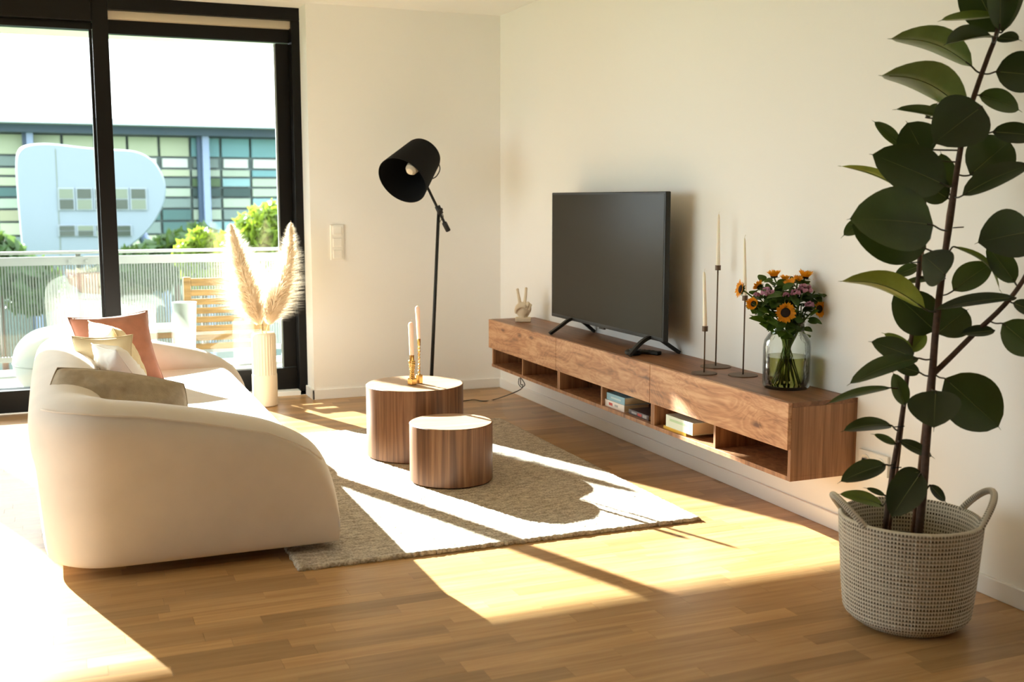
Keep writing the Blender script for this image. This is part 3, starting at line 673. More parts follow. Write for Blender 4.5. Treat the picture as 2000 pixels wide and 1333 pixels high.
def stem_into_vase(head, seed):
    r2 = random.Random(seed); a = r2.random()*6.28
    foot = Vector((VC[0]+0.055*math.cos(a), VC[1]+0.055*math.sin(a), ZT+0.018))
    neck = Vector((VC[0]+0.035*math.cos(a+3.0+r2.random()*0.4), VC[1]+0.035*math.sin(a+3.0+r2.random()*0.4), ZT+0.25))
    # lean the neck point toward the bloom
    d = Vector((head.x-VC[0], head.y-VC[1], 0))
    if d.length > 1e-4: neck += d.normalized()*0.02
    dd = Vector((neck.x-VC[0], neck.y-VC[1], 0))
    if dd.length > 0.052: dd *= 0.052/dd.length; neck = Vector((VC[0]+dd.x, VC[1]+dd.y, neck.z))
    return spline([foot, (foot+neck)/2+Vector((0, 0, 0.005)), neck, (neck+head)/2+Vector((0, 0, 0.012)), head], 5)
def sunflower(px, py, dD, facing, rpx, label, closed=0.0):
    c = atD(px, py, vD+dD); r = rpx/FPX*vD
    f = (RGT*facing[0]+UPV*facing[1]-FWD*facing[2]).normalized()
    M = f.to_track_quat('Z', 'Y').to_matrix().to_4x4(); M.translation = c
    t = thing('sunflower', stem_into_vase(c, int(px*7+py))[0], label, 'flower', 'sunflowers in the glass vase')
    lathe('disc', [(0.0, -0.006), (r*0.48, -0.004), (r*0.50, 0.001), (r*0.40, 0.005), (0, 0.008)], DISC, t, 24, M=M)
    geo = []
    for ringi in (0, 1):
        for k in range(14):
            a = 2*math.pi*(k+0.5*ringi)/14+rnd.random()*0.15; l = r*(0.95+0.2*rnd.random())
            dirv = Vector((math.cos(a), math.sin(a), 0)); up = Vector((0, 0, 1)); tilt = 0.15+closed+0.2*rnd.random()
            b = M @ (dirv*r*0.42+up*(-0.002*ringi)); tp_ = M @ (dirv*l+up*(l*tilt))
            geo.append(leafgeo(b, tp_, f, r*0.17, 0.05, 4, 0.15))
    link('petals', *join(geo), PETAL, t, True)
    geo = []
    for k in range(12):
        a = 2*math.pi*k/12+0.2; dirv = Vector((math.cos(a), math.sin(a), 0))
        geo.append(leafgeo(M @ (dirv*r*0.15+Vector((0, 0, -0.008))), M @ (dirv*r*0.85+Vector((0, 0, -0.004-0.004*rnd.random()))), f, r*0.14, 0, 4))
    link('sepals', *join(geo), FLEAF, t, True)
    head = c-f*0.006
    P = stem_into_vase(head, int(px*7+py)); tube('stem', P, 0.0032, FSTEM, t, 7)
    for k in range(2):
        q = P[-5-k*2]; a = rnd.random()*6.28; out = Vector((math.cos(a), math.sin(a), 0.25)); 
        if q.z > ZT+0.28: link('leaf', *leafgeo(q, q+out*0.055, Vector((0, 0, 1)), 0.017, 0.06, 6), FLEAF, t, True)
sunflower(1534, 611, -0.09, (-0.05, -0.15, 1), 19, 'open sunflower at the front of the bouquet, facing the room')
sunflower(1600, 604, -0.03, (0.45, -0.05, 0.9), 16, 'sunflower at the right edge of the bouquet')
sunflower(1447, 565, -0.02, (-1, 0.15, 0.2), 17, 'sunflower leaning out alone at the left of the bouquet')
sunflower(1512, 540, 0.03, (-0.1, 1, 0.15), 14, 'sunflower at the top left of the bouquet facing up', 0.5)
sunflower(1483, 560, 0.00, (-0.5, 0.6, -0.5), 12, 'sunflower turned away at the upper left, showing green sepals', 0.2)
sunflower(1533, 546, 0.05, (0.0, 0.9, 0.2), 11, 'small sunflower at the top centre of the bouquet', 0.4)
sunflower(1572, 541, 0.00, (0.15, 0.95, 0.25), 15, 'sunflower at the top right of the bouquet facing up', 0.5)
sunflower(1543, 557, -0.05, (-0.25, 0.85, 0.4), 12, 'half open yellow sunflower above the pink blooms', 0.5)
sunflower(1598, 558, 0.03, (0.35, 0.9, 0.1), 14, 'sunflower at the upper right edge facing up', 0.4)
sunflower(1472, 594, -0.05, (-0.5, 0.1, 0.8), 12, 'orange sunflower low on the left of the bouquet', 0.6)
sunflower(1558, 549, -0.02, (0.0, 0.9, 0.5), 10, 'small sunflower between the two top right ones', 0.5)
def pinkbloom(px, py, dD, rpx, label):
    c = atD(px, py, vD+dD); r = rpx/FPX*vD
    t = thing('pink_bloom', stem_into_vase(c, int(px*3+py))[0], label, 'flower', 'pink blooms in the glass vase')
    geo = []; r3 = random.Random(int(px))
    for k in range(26):
        a = r3.random()*6.28; e = math.acos(1-1.4*r3.random()); d = Vector((math.cos(a)*math.sin(e), math.sin(a)*math.sin(e), math.cos(e)*0.8))
        rr_ = r*(0.20+0.10*r3.random())
        V, F = lathegeo([(max(1e-6, rr_*math.sin(math.pi*k_/6)), -rr_*math.cos(math.pi*k_/6)) for k_ in range(7)], 8, c=c+d*r*0.8)
        V = [v+Vector((0, 0, 0.15*rr_*math.sin(40*(v.x+v.y)))) for v in V]
        geo.append((V, [f for f in F if len(f) <= 4]))
    link('florets', *join(geo), PINKF, t, True)
    P = stem_into_vase(c, int(px*3+py)); tube('stem', P, 0.0026, FSTEM, t, 7)
    for k in range(2):
        q = P[-4-k*2]; a = r3.random()*6.28
        if q.z > ZT+0.28: link('leaf', *leafgeo(q, q+Vector((math.cos(a), math.sin(a), 0.2))*0.05, Vector((0, 0, 1)), 0.014, 0.06, 6), FLEAF, t, True)
pinkbloom(1499, 572, -0.06, 13, 'pink bloom at the left of the bouquet')
pinkbloom(1572, 566, -0.06, 14, 'large pink cluster at the right of the bouquet')
pinkbloom(1554, 573, -0.08, 10, 'pink cluster in the middle of the bouquet, above the front sunflower')
pinkbloom(1581, 596, -0.07, 9, 'dusty pink bloom between the front and the right sunflower')
pinkbloom(1535, 577, -0.07, 7, 'small pink bloom in the centre of the bouquet')
pinkbloom(1478, 576, -0.03, 7, 'small pink bloom at the left edge of the bouquet')
# leafy filler sprigs
def sprig(px, py, dD, n, spread, L_, label, seed):
    c = atD(px, py, vD+dD); r3 = random.Random(seed)
    t = thing('leaf_sprig', stem_into_vase(c, seed)[0], label, 'foliage', 'leafy sprigs in the glass vase')
    P = stem_into_vase(c, seed); tube('stem', P, 0.0026, FSTEM, t, 7)
    for k in range(n):
        a = r3.random()*6.28; q = c+Vector((r3.uniform(-1, 1), r3.uniform(-1, 1), r3.uniform(-1, 0.6)))*spread*0.5
        d = Vector((math.cos(a), math.sin(a), r3.uniform(-0.5, 0.9))).normalized()
        tip_ = q+d*L_*(0.7+0.5*r3.random())
        if tip_.x > -0.01: continue
        link('leaf', *leafgeo(q, tip_, Vector((r3.uniform(-.5, .5), -0.6, 1)), L_*0.36, 0.08, 6), FLEAF, t, True)
sprig(1512, 595, -0.03, 24, 0.13, 0.055, 'dark leafy sprig left of the front sunflower', 11)
sprig(1565, 595, -0.03, 24, 0.13, 0.055, 'dark leafy sprig right of the front sunflower', 12)
sprig(1540, 575, -0.01, 26, 0.14, 0.05, 'dark leafy sprig in the heart of the bouquet', 13)
sprig(1490, 598, -0.03, 18, 0.10, 0.05, 'leafy sprig at the lower left of the bouquet', 14)
sprig(1525, 628, -0.05, 18, 0.09, 0.05, 'leafy sprig at the vase mouth, on the left', 15)
sprig(1475, 605, -0.03, 10, 0.05, 0.055, 'pointed leafy sprig at the far left of the bouquet', 17)
sprig(1590, 580, -0.02, 16, 0.08, 0.055, 'leafy sprig behind the right sunflower', 18)
sprig(1505, 560, 0.02, 16, 0.09, 0.055, 'leafy sprig under the top left sunflower', 19)
sprig(1570, 555, 0.02, 16, 0.09, 0.055, 'leafy sprig under the top right sunflower', 20)
sprig(1540, 640, -0.04, 14, 0.08, 0.055, 'leafy sprig right below the front sunflower', 21)
sprig(1558, 628, -0.04, 18, 0.09, 0.05, 'leafy sprig at the vase mouth, on the right', 16)
for (bx, by, tx, ty, hwp, lab) in ((1500, 632, 1462, 622, 9, 'leaf drooping at the far left over the vase'), (1512, 648, 1482, 632, 11, 'broad leaf drooping over the left rim of the vase'), (1578, 622, 1606, 634, 7, 'single leaf sticking out to the right above the vase')):
    b = atD(bx, by, vD-0.05); tp_ = atD(tx, ty, vD-0.07)
    t = thing('drooping_leaf', b, lab, 'foliage', 'leafy sprigs in the glass vase'); link('blade', *leafgeo(b, tp_, -FWD*0.7+Vector((0, 0, 0.7)), hwp/FPX*vD, 0.08, 8), FLEAF, t, True)
    tube('stalk', spline([b, (b+Vector((VC[0], VC[1], ZT+0.25)))/2, Vector((VC[0], VC[1], ZT+0.22))], 4), 0.0016, FSTEM, t, 6)

# ================================================================== FLOOR LAMP
LY = -0.32
lb = ony(841, 775, LY); lb.z = 0.0
pv = ony(857, 408, LY)
lamp = thing('floor_lamp', (lb.x, lb.y, 0), 'black floor lamp with tilted bucket shade and counterweight arm', 'floor lamp')
lathe('base', [(0, 0), (0.125, 0), (0.125, 0.012), (0.118, 0.018), (0.02, 0.022), (0.016, 0.04), (0, 0.04)], BLACK, lamp, 48, (lb.x, lb.y, 0))
tube('pole', [(lb.x, lb.y, 0.02), pv], [0.012, 0.0105], BLACK, lamp, 14)
rgt2 = Vector((1, 0, 0))
a0 = ony(833, 362, LY-0.02); a1 = ony(876, 452, LY-0.02)
arm = tube('arm', [a0, a1], 0.0085, BLACK, lamp, 12)
cw0 = ony(867, 434, LY-0.02); tube('counterweight', [cw0, cw0+(a1-cw0)*0.08, a1-(a1-cw0)*0.06, a1], [0.010, 0.0165, 0.0165, 0.012], BLACK, lamp, 16)
V, F = tubegeo([ony(854, 403, LY-0.02), ony(861, 418, LY-0.02)], 0.018, 16); link('clamp', V, F, BLACK, lamp, True)
tube('clamp_knob', [ony(857, 411, LY-0.02), ony(863, 409, LY-0.045)], 0.010, BLACK, lamp, 12)
# shade: axis from the closed end to the open end
ce = ony(829, 300, LY-0.03); S_ = 290.0
axis = ((RGT*-0.52+UPV*-0.855)*0.77-FWD*0.64).normalized()
Msh = axis.to_track_quat('Z', 'Y').to_matrix().to_4x4(); Msh.translation = ce
SL, SR0, SR1 = 0.30, 0.118, 0.162
shade = lathe('shade', [(0.0, -0.004), (SR0-0.03, -0.004), (SR0-0.006, 0.004), (SR0, 0.02), (SR1, SL), (SR1-0.003, SL), (SR0-0.004, 0.024), (0.0, 0.012)], BLACKF, lamp, 64, M=Msh)
lathe('socket', [(0, 0.01), (0.022, 0.012), (0.022, 0.075), (0.0, 0.08)], BLACK, lamp, 24, M=Msh)
lathe('bulb', [(0.013, 0.07), (0.016, 0.09), (0.034, 0.135), (0.040, 0.16), (0.036, 0.185), (0.022, 0.203), (0.0, 0.208)], plain('bulb_opal', srgb(236, 222, 200), 0.3), lamp, 32, M=Msh)
hp = [ony(851, 320, LY-0.03), ony(857, 321, LY-0.06), ony(859, 332, LY-0.08), ony(852, 345, LY-0.06), ony(842, 350, LY-0.03)]
tube('handle', spline(hp, 6), 0.0035, BLACK, lamp, 8)
tube('cord', spline([ony(862, 415, LY-0.04), ony(866, 424, LY-0.05), ony(860, 432, LY-0.03), ony(857, 440, LY-0.01)], 5), 0.002, BLACK, lamp, 6)

# ================================================================== TALL VASE WITH PAMPAS GRASS
CER = plain('cream_ceramic', srgb(238, 226, 206), 0.6, spec=0.3, bump=0.05, bscale=60)
PV = (-1.63, -0.085)
pvz = thing('floor_vase', (PV[0], PV[1], 0), 'tall cream cylindrical floor vase with a fluted upper half', 'vase')
nfl = 160; V, F = [], []
profz = [(0.066, 0.0), (0.077, 0.006), (0.078, 0.02), (0.078, 0.197), (0.0775, 0.20), (0.0735, 0.204), (0.0735, 0.445), (0.071, 0.456), (0.064, 0.464), (0.060, 0.465), (0.058, 0.458), (0.058, 0.30), (0.0, 0.29)]
for i in range(nfl):
    a = 2*math.pi*i/nfl
    for k, (r, z) in enumerate(profz):
        f = 0.0018*math.cos(a*26) if 5 <= k <= 6 else 0
        V.append((PV[0]+(r+f)*math.cos(a), PV[1]+(r+f)*math.sin(a), z))
npf = len(profz)
for i in range(nfl):
    j = (i+1) % nfl
    for k in range(npf-1): F.append([i*npf+k, j*npf+k, j*npf+k+1, i*npf+k+1])
F.append([i*npf for i in range(nfl)][::-1])
o = link('body', V, F, CER, pvz, True); autosm(o, 50)
PLUME = translucent('pampas_plume', srgb(246, 236, 220), srgb(250, 242, 228), 0.62, 0.10, 40)
PSTEM = plain('pampas_stem', srgb(196, 158, 112), 0.7)
def plume(pts, wid, label, seed, cnt=2600):
    P = spline(pts, 10); n = len(P); r3 = random.Random(seed)
    t = thing('pampas_grass', P[0], label, 'dried grass', 'pampas grass in the floor vase')
    tube('stem', P, [0.0035]*(n-3)+[0.002, 0.0014, 0.0008], PSTEM, t, 8)
    V, F = [], []
    i0 = int(n*0.30)
    for k in range(cnt):
        f = r3.random()**0.9; i = i0+f*(n-2-i0); ii = int(i); p = P[ii].lerp(P[min(ii+1, n-1)], i-ii)
        tg = (P[min(ii+1, n-1)]-P[max(ii-1, 0)]).normalized()
        a = r3.random()*6.283; o1 = tg.orthogonal().normalized(); o2 = tg.cross(o1); out = o1*math.cos(a)+o2*math.sin(a)
        prof = min(1.0, 2.5*f+0.25)**0.6*(1.01-f)**0.8*1.3; p = p+out*(r3.random()*wid*0.33*prof)
        l = wid*(0.6+0.75*r3.random())*prof; up_ = 0.9+1.1*r3.random()
        d = (out+tg*up_).normalized(); tip_ = p+d*l*1.55+out*l*0.35+Vector((0, 0, -0.30*l))
        mid = p+d*l*0.8+out*l*0.05
        sd_ = d.cross(out); sd_ = sd_.normalized() if sd_.length > 1e-5 else o1
        w = 0.0016; b = len(V)
        V += [p-sd_*w, p+sd_*w, mid+sd_*w*1.4, mid-sd_*w*1.4, tip_]
        F += [[b, b+1, b+2, b+3], [b+3, b+2, b+4]]
    link('plume', V, F, PLUME, t, kind='stuff')
b0 = Vector((PV[0], PV[1], 0.31))
plume([b0+Vector((0.02, 0, 0)), (PV[0]-0.01, PV[1], 0.48), ony(490, 590, PV[1]-0.01), ony(466, 510, PV[1]-0.02), ony(449, 434, PV[1]-0.02)], 0.115, 'left pampas plume leaning over the sofa arm', 21, 6500)
plume([b0+Vector((-0.02, 0, 0)), (PV[0]+0.02, PV[1]-0.01, 0.48), ony(540, 590, PV[1]-0.03), ony(562, 510, PV[1]-0.04), ony(568, 431, PV[1]-0.04)], 0.100, 'right pampas plume in front of the black frame', 22, 6000)

# ================================================================== WALL SWITCHES, SOCKET, CABLES
SW = plain('switch_white', srgb(240, 238, 232), 0.4)
s0 = ony(645.5, 440, -0.012); s1_ = ony(672.5, 508, -0.012)
sx0, sx1, sz0, sz1 = s0.x, s1_.x, s1_.z, s0.z
sw = thing('switch_panel', ((sx0+sx1)/2, -0.012, (sz0+sz1)/2), 'cream three-gang light switch panel beside the window', 'light switch')
box('frame', sx0, sx1, -0.011, 0.0, sz0, sz1, SW, sw, 0.002)
hh = (sz1-sz0)/3
for k in range(3): box('rocker', sx0+0.014, sx1-0.014, -0.017, -0.010, sz0+hh*k+0.010, sz0+hh*(k+1)-0.010, SW, sw, 0.003)
q = onx(1705, 905, -0.01)
so = thing('wall_socket', (-0.006, q.y, q.z), 'white double wall socket behind the rubber plant', 'socket')
box('frame', -0.012, 0.0, q.y-0.08, q.y+0.08, q.z-0.04, q.z+0.04, SW, so, 0.003)
for s in (-1, 1): lathe('outlet', [(0.0, 0.0), (0.02, 0.0), (0.022, 0.004), (0.026, 0.004), (0.026, 0.0)], SW, so, 28, M=Matrix.Translation((-0.012, q.y+s*0.04, q.z)) @ Matrix.Rotation(R_(-90), 4, 'Y'))
CAB = plain('black_cable', (0.015, 0.014, 0.013, 1), 0.5)
cb = thing('power_cable', (-0.2, -0.9, 0.0), 'thin black power cable running from the console across the floor', 'cable')
pts = [(-0.17, -1.14, ZB-0.01), (-0.165, -1.15, 0.19), (-0.15, -1.17, 0.12), (-0.13, -1.2, 0.05)]
h0 = onx(1017, 741, -0.20); f3 = onz(965, 781, 0.006); f4 = onz(945, 784, 0.006); f5 = onz(925, 781.5, 0.006); f6 = onz(902, 784, 0.006); f7 = onz(870, 786, 0.006)
tube('cord', spline([Vector((h0.x, h0.y, ZB-0.004)), h0+Vector((0, 0, -0.03)), onx(1021, 752, -0.2), onx(1018, 760, -0.235), onx(1000, 769, -0.32), f3, f4, f5, f6, f7], 8), 0.0032, CAB, cb, 8)
lp = [onx(1014, 739, -0.19), onx(1013, 750, -0.19), onx(1019, 757, -0.19), onx(1025, 752, -0.19), onx(1020, 742, -0.19), onx(1016, 738, -0.19)]
tube('loop', spline(lp, 6), 0.0028, CAB, cb, 8); box('plug', h0.x-0.012, h0.x+0.012, h0.y-0.015, h0.y+0.015, ZB-0.035, ZB-0.0005, CAB, cb, 0.004)

# ================================================================== RUBBER PLANT IN BASKET
PC = Vector((-0.414, -4.44, 0)); RB, RT, PH = 0.165, 0.208, 0.335
def basket_mat():
    m, nt, p = newmat('seagrass_weave'); L = nt.links.new
    uv = N(nt, 'ShaderNodeUVMap'); sp = N(nt, 'ShaderNodeSeparateXYZ'); L(uv.outputs[0], sp.inputs[0])
    def stripe(out, lo, hi):
        f = N(nt, 'ShaderNodeMath', operation='FRACT'); L(out, f.inputs[0])
        s = N(nt, 'ShaderNodeMath', operation='SUBTRACT'); L(f.outputs[0], s.inputs[0]); s.inputs[1].default_value = 0.5
        a = N(nt, 'ShaderNodeMath', operation='ABSOLUTE'); L(s.outputs[0], a.inputs[0])
        r = N(nt, 'ShaderNodeMapRange'); setin(r, From_Min=lo, From_Max=hi, To_Min=1.0, To_Max=0.0); L(a.outputs[0], r.inputs['Value']); return r.outputs[0]
    su = stripe(sp.outputs[0], 0.24, 0.34); sv = stripe(sp.outputs[1], 0.22, 0.36)
    mu = N(nt, 'ShaderNodeMath', operation='MULTIPLY'); L(su, mu.inputs[0]); L(sv, mu.inputs[1])
    nz = N(nt, 'ShaderNodeTexNoise'); setin(nz, Scale=0.22, Detail=2.0); mp = N(nt, 'ShaderNodeMapping'); mp.inputs['Scale'].default_value = (0.25, 3, 1); L(uv.outputs[0], mp.inputs[0]); L(mp.outputs[0], nz.inputs['Vector'])
    mr = N(nt, 'ShaderNodeMapRange'); setin(mr, From_Min=0.3, From_Max=0.7, To_Min=0.5, To_Max=1.0); L(nz.outputs['Fac'], mr.inputs['Value'])
    mu2 = N(nt, 'ShaderNodeMath', operation='MULTIPLY'); L(mu.outputs[0], mu2.inputs[0]); L(mr.outputs[0], mu2.inputs[1])
    mx = N(nt, 'ShaderNodeMix', data_type='RGBA'); L(mu2.outputs[0], mx.inputs[0]); mx.inputs[6].default_value = srgb(204, 194, 176); mx.inputs[7].default_value = srgb(54, 40, 30)
    L(mx.outputs[2], p.inputs['Base Color']); p.inputs['Roughness'].default_value = 0.9; p.inputs['Specular IOR Level'].default_value = 0.1
    return m
BASK = basket_mat()
bas = thing('basket', (PC.x, PC.y, 0), 'round woven cream and brown seagrass basket with loop handles', 'basket')
def brad(z):
    if z < 0.05: return RB+0.02*math.sin(z/0.05*math.pi/2)-(0.03*(1-z/0.05)**2)
    return RB+0.02+(RT-RB-0.02)*((z-0.05)/(PH-0.05))**0.8
HANG = math.atan2(RGT.y, RGT.x)
def rimlift(a):    # two handles, left and right as seen in the photograph
    s = 0
    for c in (HANG-0.12, HANG+math.pi+0.05):
        d = math.atan2(math.sin(a-c), math.cos(a-c)); s += math.exp(-(d/0.30)**2)
    return s
NU, NR, SUB = 420, 27, 6
V, F, UV = [], [], []
NT = 130          # stitches round
for j in range(NR*SUB+1):
    f = j/(NR*SUB); z = PH*f; ph = (j % SUB)/SUB
    for i in range(NU):
        a = 2*math.pi*i/NU; coil = 0.0032*math.sin(math.pi*((j/SUB) % 1.0)); stch = 0.0014*(1 if math.cos(a*NT) > 0 else -1)
        r = brad(z)+coil*(1.0)+stch*0.6; V.append((PC.x+r*math.cos(a), PC.y+r*math.sin(a), z)); UV.append((a/(2*math.pi)*NT, j/SUB))
for j in range(NR*SUB):
    for i in range(NU):
        i2 = (i+1) % NU; F.append([j*NU+i, j*NU+i2, (j+1)*NU+i2, (j+1)*NU+i])
b = len(V); 
for j, (dr, z) in enumerate(((-0.006, PH+0.004), (-0.013, PH), (-0.014, PH-0.06), (-0.016, PH-0.14), (-0.02, PH-0.2))):
    for i in range(NU):
        a = 2*math.pi*i/NU; r = brad(min(z, PH))+dr; V.append((PC.x+r*math.cos(a), PC.y+r*math.sin(a), z)); UV.append((a/(2*math.pi)*NT, NR+0.5+(PH-z)/PH*NR))
top = NR*SUB*NU
for i in range(NU): i2 = (i+1) % NU; F.append([top+i, top+i2, b+i2, b+i])
for j in range(4):
    for i in range(NU): i2 = (i+1) % NU; F.append([b+j*NU+i, b+j*NU+i2, b+(j+1)*NU+i2, b+(j+1)*NU+i])
F.append([i for i in range(NU)][::-1])
link('woven_body', V, F, BASK, bas, True, uvs=UV)
for hi_, c in enumerate((HANG-0.12, HANG+math.pi+0.05)):
    pts = []
    for k in range(29):
        u = -1+2*k/28; a = c+u*0.52; lift = (1-u*u)**1.0*0.088*(1.0 if hi_ == 0 else 0.8); r = brad(PH)-0.006+0.034*(1-u*u)
        pts.append((PC.x+r*math.cos(a), PC.y+r*math.sin(a), PH-0.006+lift))
    P = spline(pts, 3); VV, FF = tubegeo(P, 0.0105, 12); UVh = []
    for i in range(len(P)):
        for k in range(12): UVh.append((i*0.55, k/12*2))
    link('handle', VV, FF, BASK, bas, True, uvs=UVh)
plant = thing('rubber_plant', (PC.x, PC.y, 0.20), 'tall rubber plant with large dark glossy leaves growing in the basket', 'plant')
SOIL = plain('soil', srgb(38, 27, 20), 1.0, bump=0.8, bscale=60, noise_amt=0.3)
lathe('soil', [(brad(0.24)-0.025, 0.205), (brad(0.24)-0.022, 0.232), (0.10, 0.243), (0, 0.247)], SOIL, plant, 40, (PC.x, PC.y, 0))
LEAFM = []
for nm, top_c, back_c in (('rubber_leaf_dark', srgb(22, 33, 22), srgb(88, 104, 62)), ('rubber_leaf_mid', srgb(40, 58, 36), srgb(104, 118, 70)), ('rubber_leaf_young', srgb(84, 104, 42), srgb(140, 150, 70))):
    m, nt, p = newmat(nm); L = nt.links.new
    g = N(nt, 'ShaderNodeNewGeometry'); mx = N(nt, 'ShaderNodeMix', data_type='RGBA'); L(g.outputs['Backfacing'], mx.inputs[0]); mx.inputs[6].default_value = top_c; mx.inputs[7].default_value = back_c
    nz = N(nt, 'ShaderNodeTexNoise'); setin(nz, Scale=14.0, Detail=3.0); L(g.outputs['Position'], nz.inputs['Vector'])
    mr = N(nt, 'ShaderNodeMapRange'); setin(mr, From_Min=0.3, From_Max=0.7, To_Min=0.8, To_Max=1.2); L(nz.outputs['Fac'], mr.inputs['Value'])
    vm = N(nt, 'ShaderNodeVectorMath', operation='SCALE'); L(mx.outputs[2], vm.inputs[0]); L(mr.outputs[0], vm.inputs['Scale']); L(vm.outputs[0], p.inputs['Base Color'])
    uv = N(nt, 'ShaderNodeUVMap'); wv = N(nt, 'ShaderNodeTexWave'); setin(wv, Scale=9.0, Distortion=1.5, Detail=1.0); L(uv.outputs[0], wv.inputs['Vector'])
    bpn = N(nt, 'ShaderNodeBump'); setin(bpn, Strength=0.12, Distance=0.002); L(wv.outputs['Fac'], bpn.inputs['Height']); L(bpn.outputs[0], p.inputs['Normal'])
    p.inputs['Roughness'].default_value = 0.28; p.inputs['Specular IOR Level'].default_value = 0.45
    t = N(nt, 'ShaderNodeBsdfTranslucent'); t.inputs['Color'].default_value = (back_c[0]*1.2, back_c[1]*1.3, back_c[2]*0.6, 1); mxs = N(nt, 'ShaderNodeMixShader'); mxs.inputs[0].default_value = 0.12
    L(p.outputs[0], mxs.inputs[1]); L(t.outputs[0], mxs.inputs[2]); L(mxs.outputs[0], nt.nodes['Material Output'].inputs['Surface']); LEAFM.append(m)
BARK = plain('plant_bark', srgb(74, 52, 40), 0.8, noise_amt=0.25, nscale=60, bump=0.3, bscale=120)
BAMB = plain('bamboo_stake', srgb(120, 84, 60), 0.6, noise_amt=0.15, nscale=30)
PETI = plain('petiole', srgb(52, 46, 30), 0.6); RIB = plain('leaf_midrib', srgb(96, 104, 60), 0.5)
PD = (Vector((PC.x, PC.y, 0.8))-CAMP).dot(FWD)
def safe(p, lim=-0.02):
    if p.x > lim:
        d = p-CAMP; p = CAMP+d*((lim-CX)/d.x)
    return p
def P2(px, py, dD=0.0): return safe(atD(px, py, PD+dD))
# stems: foot points stand in the soil
foot1 = Vector((PC.x+0.025, PC.y-0.005, 0.20)); foot2 = Vector((PC.x-0.05, PC.y+0.06, 0.20))
st1 = spline([foot1]+[P2(x, y, 0.0) for x, y in ((1803, 960), (1810, 860), (1819, 760), (1828, 640), (1842, 520), (1856, 430), (1868, 340), (1884, 250), (1905, 180), (1930, 110), (1948, 60), (1953, 0))], 4)
tube('stem', st1, [0.0125-0.0065*i/len(st1) for i in range(len(st1))], BARK, plant, 12)
st2 = spline([foot2]+[P2(x, y, 0.05) for x, y in ((1742, 930), (1754, 860), (1765, 790), (1773, 720), (1782, 640), (1793, 540), (1800, 440), (1812, 360))], 4)
tube('stem', st2, [0.009-0.004*i/len(st2) for i in range(len(st2))], BARK, plant, 10)
st3 = spline([P2(1818, 735, 0.0), P2(1850, 705, 0), P2(1900, 655, 0.0), P2(1960, 598, -0.03), P2(2000, 545, -0.06), P2(2030, 480, -0.08)], 4)
tube('branch', st3, [0.009-0.003*i/len(st3) for i in range(len(st3))], BARK, plant, 10)
tube('stake', [foot1+Vector((-0.02, 0.005, 0.0)), P2(1805, 830, 0.02), P2(1852, 420, 0.02), P2(1872, 310, 0.02)], 0.0055, BAMB, plant, 8)
tube('stake', [foot2+Vector((0.018, 0.0, 0.0)), P2(1752, 920, 0.06), P2(1808, 440, 0.07)], 0.0045, BAMB, plant, 8)
for (x, y, d) in ((1867, 445, 0.0), (1752, 833, 0.05), (1746, 913, 0.05), (1784, 513, 0.05), (1832, 545, 0.0)):
    c = P2(x, y, d); tube('tie', [c-RGT*0.018+Vector((0, -0.012, 0)), c+RGT*0.014+Vector((0, -0.012, 0.002))], 0.002, BLACK, plant, 6)
allst = [st1, st2, st3]
def rleaf(bx, by, tx, ty, hw, roll, dt=0.0, bend=0.12, mat=0, db=0.0, curl=0.25, flip=1):
    """rubber leaf: blade base/tip pixels, half width in px, roll about its axis (0 = faces the camera)"""
    bD = -0.02+db; base = P2(bx, by, bD); tip = P2(tx, ty, bD+dt)
    ax = tip-base; Ln = ax.length; ax.normalize()
    tc = -ray((bx+tx)/2, (by+ty)/2).normalized(); nc = (tc-ax*tc.dot(ax)).normalized(); sc_ = ax.cross(nc); sc_ = -sc_ if sc_.z < 0 else sc_
    nrm = (nc*math.cos(R_(roll))+sc_*math.sin(R_(roll))).normalized()*flip; sdv = ax.cross(nrm)
    W = hw*1.12/FPX*PD; V, F, UV = [], [], []
    n = 12; ks = (-1, -0.66, -0.33, 0, 0.33, 0.66, 1)
    for i in range(n+1):
        t = i/n; w = W*(max(0.0, math.sin(math.pi*t**0.9))**0.62)
        if i == 0: w = W*0.05
        if i == n: w = W*0.015
        c = base+ax*(Ln*t)+nrm*(bend*Ln*math.sin(math.pi*t)*0.6)
        for s in ks:
            pt = c+sdv*(w*s*(1-0.10*abs(s)*curl))+nrm*(abs(s)**1.6*w*curl)
            V.append(safe(pt, -0.008)); UV.append((t*2, s))
    m_ = len(ks)
    for i in range(n):
        for k in range(m_-1): F.append([i*m_+k, i*m_+k+1, (i+1)*m_+k+1, (i+1)*m_+k])
    lf = link('leaf', V, F, LEAFM[mat], plant, True, uvs=UV)
    tube('drip_tip', [V[n*m_+3], V[n*m_+3]+ax*(0.011)+Vector((0, 0, -0.003))], [0.0012, 0.0004], LEAFM[mat], lf, 5)
    rib = [V[i*m_+3]+nrm*-0.0006 for i in range(n)]
    tube('midrib', rib, [0.0018-0.0012*i/n for i in range(n)], RIB, lf, 5)
    # petiole to the closest stem
    best = min((q for s in allst for q in s), key=lambda q: (q-base).length+0.35*abs(q.z-base.z+0.02))
    if (best-base).length < 0.22:
        tube('petiole', spline([best, best.lerp(base, 0.5)+Vector((0, 0, -0.004)), base, V[m_*1+3]], 4), 0.0026, PETI, lf, 6)
